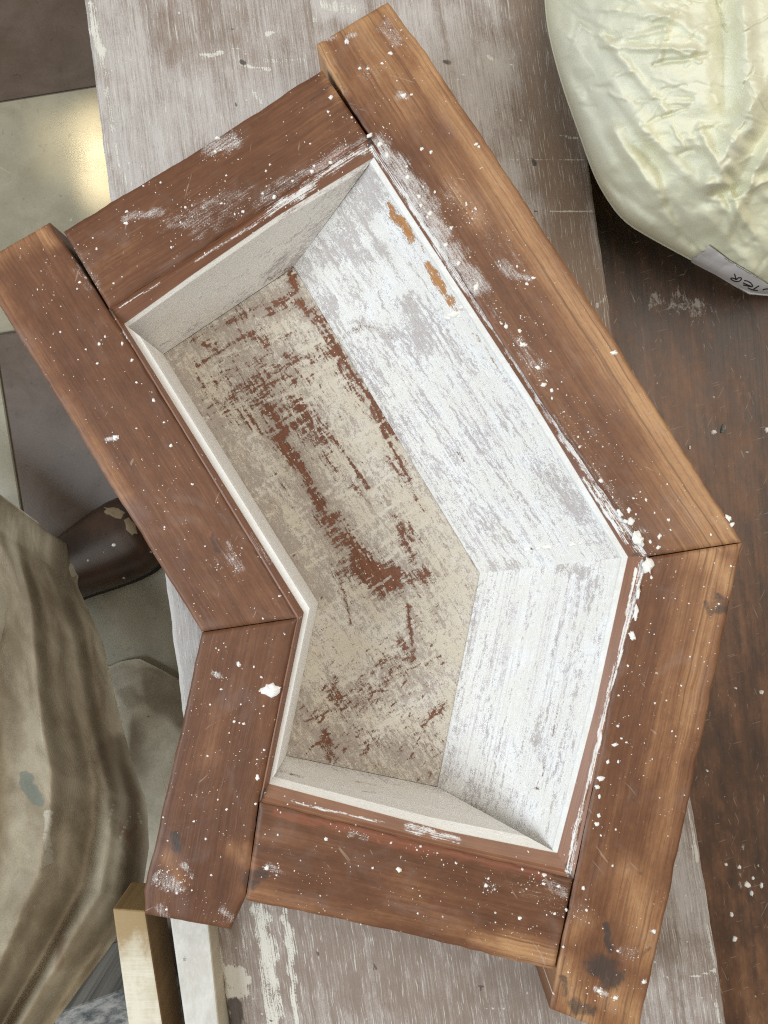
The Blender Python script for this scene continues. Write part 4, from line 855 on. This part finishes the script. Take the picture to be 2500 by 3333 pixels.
# crumbs of plaster lodged on the long wall of the hollow
for k_, (x_, y_, rx_, ry_, ro_) in enumerate([(1478, 1022, 24, 11, -.2), (1458, 1034, 12, 7, .3), (1716, 1786, 12, 9, 0), (1778, 1780, 18, 8, -.1), (1752, 1784, 9, 7, 0), (1812, 1776, 7, 4, 0), (1862, 1772, 14, 7, -.2), (1888, 1767, 7, 6, .4), (1500, 1000, 8, 5, 0)]):
    drape(wall_long, x_, y_, rx_, ry_, ro_, M['crumb'], 'plaster_crumb', .0016, 13, 60 + k_)
drape(shoe, 372, 1668, 40, 18, .25, M['mud'], 'plaster_film', .0006, 14, 3)
drape(shoe, 425, 1715, 16, 32, -.5, M['mud'], 'plaster_film', .0006, 12, 4)
drape(shoe, 280, 1671, 13, 6, .4, M['crumb'], 'plaster_splash', .0008, 9, 5)
drape(shoe, 371, 1774, 7, 6, 0, M['crumb'], 'plaster_splash', .0008, 9, 6)
# trouser leg standing in the shoe (mostly behind the apron)
rings = []
base = heel + dirv * Ls * .30
for k, t in enumerate(np.linspace(0, 1, 14)):
    c = base + np.array([-.16, -.16]) * t; rings.append((c, t))
V = []; F = []; n = 28
for k, (c, t) in enumerate(rings):
    r0 = .062 + .03 * t
    for i in range(n):
        a = 2 * math.pi * i / n; rr = r0 * (1 + .07 * math.sin(3 * a + 4 * t) + .04 * math.sin(7 * a))
        V.append((c[0] + rr * math.cos(a), c[1] + rr * math.sin(a), .075 + .42 * t + .008 * math.sin(2 * a)))
for k in range(len(rings) - 1):
    for i in range(n): j = (i + 1) % n; F.append((k * n + i, k * n + j, (k + 1) * n + j, (k + 1) * n + i))
F.append(tuple(range((len(rings) - 1) * n, len(rings) * n)))
me = bpy.data.meshes.new('trouser_leg'); me.from_pydata(V, [], F); me.update(); me.polygons.foreach_set('use_smooth', np.full(len(me.polygons), True))
link('trouser_leg', me, person, M['trouser'])

# crumpled pale sheet on the floor between the apron and the plank
pts = np.array([(215, 1448), (262, 1428), (300, 1422), (352, 1448), (398, 1475), (470, 1560), (480, 1740), (420, 1960), (250, 1950), (200, 1700)], float) * 1.507
cen = pts.mean(0); pts = np.roll(pts, 3, 0); out, _ = resample(np.vstack([pts, pts[:1]]), 161); out = out[:-1]
tt = np.linspace(0, 1, 60)
px = out[:, None] * (1 - tt)[None, :, None] + cen[None, None] * tt[None, :, None]
px = np.concatenate([px, px[:1]]); X, Y = px[..., 0], px[..., 1]; Tt = np.broadcast_to(tt[None, :], X.shape)
h = .010 + .06 * sstep(0, .6, Tt) * (.4 + 1.0 * fbm(X / 190, Y / 190, 51, 2)) + .012 * np.abs(fbm(X / 110 + Y / 200, Y / 110, 52, 2) - .5) * 2 * sstep(0, .1, Tt)
h *= (1 - .45 * sstep(2300, 2700, Y))
top = Pn(px, D_GROUND - h); bot = top.copy(); bot[..., 2] = np.maximum(bot[..., 2] - .004, .002)
me = grid_solid('dust_sheet', top, bot); o = link('dust_sheet', me, None, M['pale'])
tag(o, 'crumpled pale dust sheet on the floor between apron and plank', 'dust sheet')

# ------------------------------------------------------------------ plastic bag with taped label
BO = np.array([(1770, 0), (1785, 120), (1830, 286), (1879, 422), (1920, 542), (1958, 625), (2026, 722), (2120, 778), (2245, 846), (2360, 905), (2430, 945), (2500, 958), (2640, 950), (2860, 860), (3080, 600), (3150, 200), (3120, -300), (2900, -620), (2500, -780), (2050, -640), (1830, -380), (1772, -150)], float)
BC = np.array([2480.0, 60.0]); BO = np.roll(BO, 8, 0)
for _ in range(2): BO = np.stack([BO * .75 + np.roll(BO, -1, 0) * .25, BO * .25 + np.roll(BO, -1, 0) * .75], 1).reshape(-1, 2)
bo, _ = resample(np.vstack([BO, BO[:1]]), 721); bo = bo[:-1]
bang = np.unwrap(np.arctan2(bo[:, 1] - BC[1], bo[:, 0] - BC[0])); brad = np.hypot(bo[:, 0] - BC[0], bo[:, 1] - BC[1])
o_ = np.argsort(np.mod(bang, 2 * np.pi)); BA, BR = np.mod(bang, 2 * np.pi)[o_], brad[o_]
FOLDS = [(1800, 60, 1850, 300, 16, .004), (1850, 130, 2090, 430, 34, .008), (1870, 300, 1990, 540, 20, .005), (2000, 430, 2140, 640, 22, .009), (2150, 640, 2260, 780, 18, -.005), (1900, 180, 2150, 560, 24, -.006), (1960, 150, 2160, 90, 9, .004), (1990, 152, 2260, 160, 10, .005), (2130, 210, 2300, 178, 8, -.004), (2070, 330, 2250, 322, 7, -.003), (2120, 320, 2240, 330, 7, .003),
         (2000, 720, 2240, 840, 22, .005), (2350, 30, 2360, 340, 34, -.010), (2420, 20, 2450, 420, 26, .007), (2470, 300, 2310, 600, 30, .010), (2520, 380, 2370, 640, 26, -.008), (2300, 600, 2480, 590, 16, .005), (2320, 640, 2500, 560, 16, -.004), (2300, 700, 2450, 890, 24, .005), (1930, 560, 2260, 800, 14, -.004), (2060, 760, 2330, 860, 16, -.004), (1960, 30, 2230, 60, 14, .004), (2180, 40, 2140, 200, 10, .003), (2500, 480, 2360, 760, 14, .004), (1880, 60, 2000, 120, 12, -.004), (2120, 60, 2200, 40, 6, .003), (2350, 420, 2420, 480, 14, .004)]
def bag_d(X, Y):
    an = np.mod(np.arctan2(Y - BC[1], X - BC[0]), 2 * np.pi); R = np.interp(an, np.r_[BA[-1] - 2 * np.pi, BA, BA[0] + 2 * np.pi], np.r_[BR[-1], BR, BR[0]])
    t = np.clip(1 - np.hypot(X - BC[0], Y - BC[1]) / R, 0, 1)
    edge = .752 + .03 * sstep(1900, 2500, X) * sstep(300, 900, Y)
    hgt = .155 * np.sqrt(np.clip(1 - (1 - t) ** 2.4, 0, 1)) ** 1.15
    f = np.zeros_like(X)
    for (x0, y0, x1, y1, w, a) in FOLDS:
        f = f + strokes(X + 14 * (fbm(X / 60, Y / 60, 91) - .5), Y + 14 * (fbm(X / 60, Y / 60, 92) - .5), [(x0, y0, x1, y1, w * 1.35, 1)], -.2, 1.5, 0) * a
    n1 = fbm(X / 230 + Y / 400, Y / 170, 81, 3); n2 = np.abs(fbm(X / 48 - Y / 90, Y / 36 + X / 150, 82, 3) - .5) * 2; n3 = np.abs(fbm(X / 190, Y / 130, 83, 2) - .5) * 2
    f = f + (dabs(X, Y, 46, (1800, -50, 2500, 900), 8, 34, (50, 190), (5, 11), .0016, 51) - dabs(X, Y, 46, (1800, -50, 2500, 900), -14, 30, (50, 190), (5, 11), .0016, 52) + dabs(X, Y, 16, (1800, -50, 2500, 900), 50, 10, (150, 420), (12, 26), .003, 53)) * (X < 2700)
    w = sstep(0, .06, t)
    return edge - hgt - w * (f * 1.15 + .018 * (n1 - .5) - .0010 * n2 - .005 * n3), t
tt = np.r_[np.linspace(0, .1, 14)[:-1] ** 1, np.linspace(.1, 1, 210)]
px = bo[:, None] * (1 - tt)[None, :, None] + BC[None, None] * tt[None, :, None]
px = np.concatenate([px, px[:1]]); X, Y = px[..., 0], px[..., 1]
d, _ = bag_d(X, Y); top = Pn(px, d)
din = .764 + .03 * sstep(2000, 2350, X) * sstep(500, 900, Y)
inn = BC + (px - BC) * .96; bot = Pn(inn, np.maximum(din, top[..., 2] * 0 + .5))
bot[..., 2] = np.minimum(bot[..., 2], top[..., 2] - .001)
me = grid_solid('plastic_bag', top, bot)
bag = link('plastic_bag', me, None, M['bag']); tag(bag, 'large creased pale yellow plastic bag at the upper right, taped label at its edge', 'bag')
# torn paper tape and the marker letters on it
e0 = np.array([(2246, 851), (2330, 893), (2400, 935), (2440, 957), (2500, 962), (2590, 962)], float); e1 = np.array([(2308, 797), (2372, 846), (2440, 886), (2500, 926), (2560, 930), (2610, 925)], float)
a, _ = resample(e0, 90); b, _ = resample(e1, 90); ts = np.linspace(0, 1, 26)
px = a[:, None] * (1 - ts)[None, :, None] + b[:, None] * ts[None, :, None]
jag = (fbm(ts * 9, ts * 0, 77, 3) - .5) * 26
px[:, :, 0] += jag[None, :] * np.exp(-np.arange(90) / 5.0)[:, None]
X, Y = px[..., 0], px[..., 1]; d, _ = bag_d(X, Y)
for _k in range(12): d[1:-1, 1:-1] = (d[1:-1, 1:-1] * 2 + d[:-2, 1:-1] + d[2:, 1:-1] + d[1:-1, :-2] + d[1:-1, 2:]) / 6
d = d - .004
tape_top = Pn(px, d); tape_bot = tape_top.copy(); tape_bot[..., 2] -= .0012
me = grid_solid('tape_label', tape_top, tape_bot); tape = link('tape_label', me, bag, M['tape']); tape['label'] = 'torn white paper tape with black handwritten letters'
tb = BVHTree.FromPolygons([v.co.copy() for v in me.vertices], [tuple(p.vertices) for p in me.polygons])
zz = lambda L: [(2150 + x * .211, 750 + y * .211) for x, y in L]
LET = [zz([(1140, 668), (1152, 710), (1168, 762)]), zz([(1168, 762), (1200, 732), (1240, 728), (1248, 752), (1225, 780), (1185, 793), (1130, 782), (1080, 748), (1085, 735), (1130, 738), (1168, 762)]),
       zz([(1288, 774), (1340, 782), (1395, 815), (1424, 858), (1412, 872), (1350, 860), (1275, 842)]), zz([(1268, 808), (1330, 836), (1408, 868)]), zz([(1520, 856), (1470, 885), (1418, 920)]), zz([(1345, 886), (1408, 916), (1500, 932)]), zz([(1578, 926), (1590, 910), (1640, 904), (1700, 900)])]
for st in LET:
    p, _ = resample(st, 24)
    V = []; F = []
    dp = np.gradient(p, axis=0); dp /= np.hypot(*dp.T)[:, None] + 1e-9; nn = np.stack([-dp[:, 1], dp[:, 0]], -1)
    ok = True
    for i in range(24):
        for sgn in (-1, 1):
            q = p[i] + nn[i] * sgn * 1.9
            dd = Vector(((q[0] - CX) / FPX, -(q[1] - CY) / FPX, -1)).normalized(); hit = tb.ray_cast(Vector((0, 0, CAM_Z)), dd)
            if hit[0] is None: ok = False; break
            V.append(hit[0] - dd * .0006)
        if not ok: break
    if len(V) % 2: V = V[:-1]
    m_ = len(V) // 2
    if m_ < 3: continue
    for i in range(m_ - 1): F.append((2 * i, 2 * i + 1, 2 * i + 3, 2 * i + 2))
    me = bpy.data.meshes.new('marker_stroke'); me.from_pydata([tuple(v) for v in V], [], F); me.update(); link('marker_stroke', me, tape, M['ink'])

# ------------------------------------------------------------------ chips on the dark tabletop
CH = [(2322, 1407, 12, 12, .3, 'cream plaster chip touching the grey-green chip on the dark tabletop'), (2494, 1402, 9, 12, 0, 'cream chip cut by the picture edge, level with the grey-green chip'),
      (2434, 2880, 15, 12, .5, 'largest cream plaster chip in the cluster on the dark tabletop'), (2446, 2906, 9, 11, .2, 'cream chip just below the largest chip of the cluster'),
      (2450, 2858, 7, 7, .2, 'small cream chip just above the largest chip of the cluster'), (2478, 2882, 7, 10, .2, 'upright cream chip right of the largest chip of the cluster'),
      (2407, 2822, 8, 8, .6, 'square cream chip a little above the cluster of chips'), (2362, 2812, 8, 7, .4, 'cream chip closest to the plank, above the cluster of chips'),
      (2380, 2976, 7, 9, .1, 'lone square cream chip just below the cluster of chips'), (2390, 3056, 9, 10, .4, 'lowest cream chip on the dark tabletop'),
      (2478, 2252, 10, 8, .2, 'cream chip near the picture edge, right of another chip halfway down'), (2394, 2240, 8, 6, .3, 'cream chip halfway down the dark tabletop, left of another chip'),
      (2244, 1456, 5, 8, .2, 'tiny cream chip near the right rail, left of the grey-green chip'), (2300, 2508, 6, 6, .2, 'small cream chip close to the outer edge of the lower right rail')]
for k, (x, y, rx, ry, rot, lab) in enumerate(CH):
    V, F = lump(x, y, rx, ry, rot, D_TABLE, .0022, 6, 900 + k)
    me = bpy.data.meshes.new('plaster_chip'); me.from_pydata(V, [], F); me.update()
    tag(link('plaster_chip', me, None, M['crumb']), lab or 'small cream plaster chip lying loose on the dark brown tabletop', 'chip', 'plaster chips on the dark tabletop')
V, F = lump(2352, 1396, 10, 20, .25, D_TABLE, .0025, 6, 955)
me = bpy.data.meshes.new('grey_chip'); me.from_pydata(V, [], F); me.update()
tag(link('grey_chip', me, None, M['glass']), 'grey-green chip next to a cream one on the dark tabletop', 'chip')
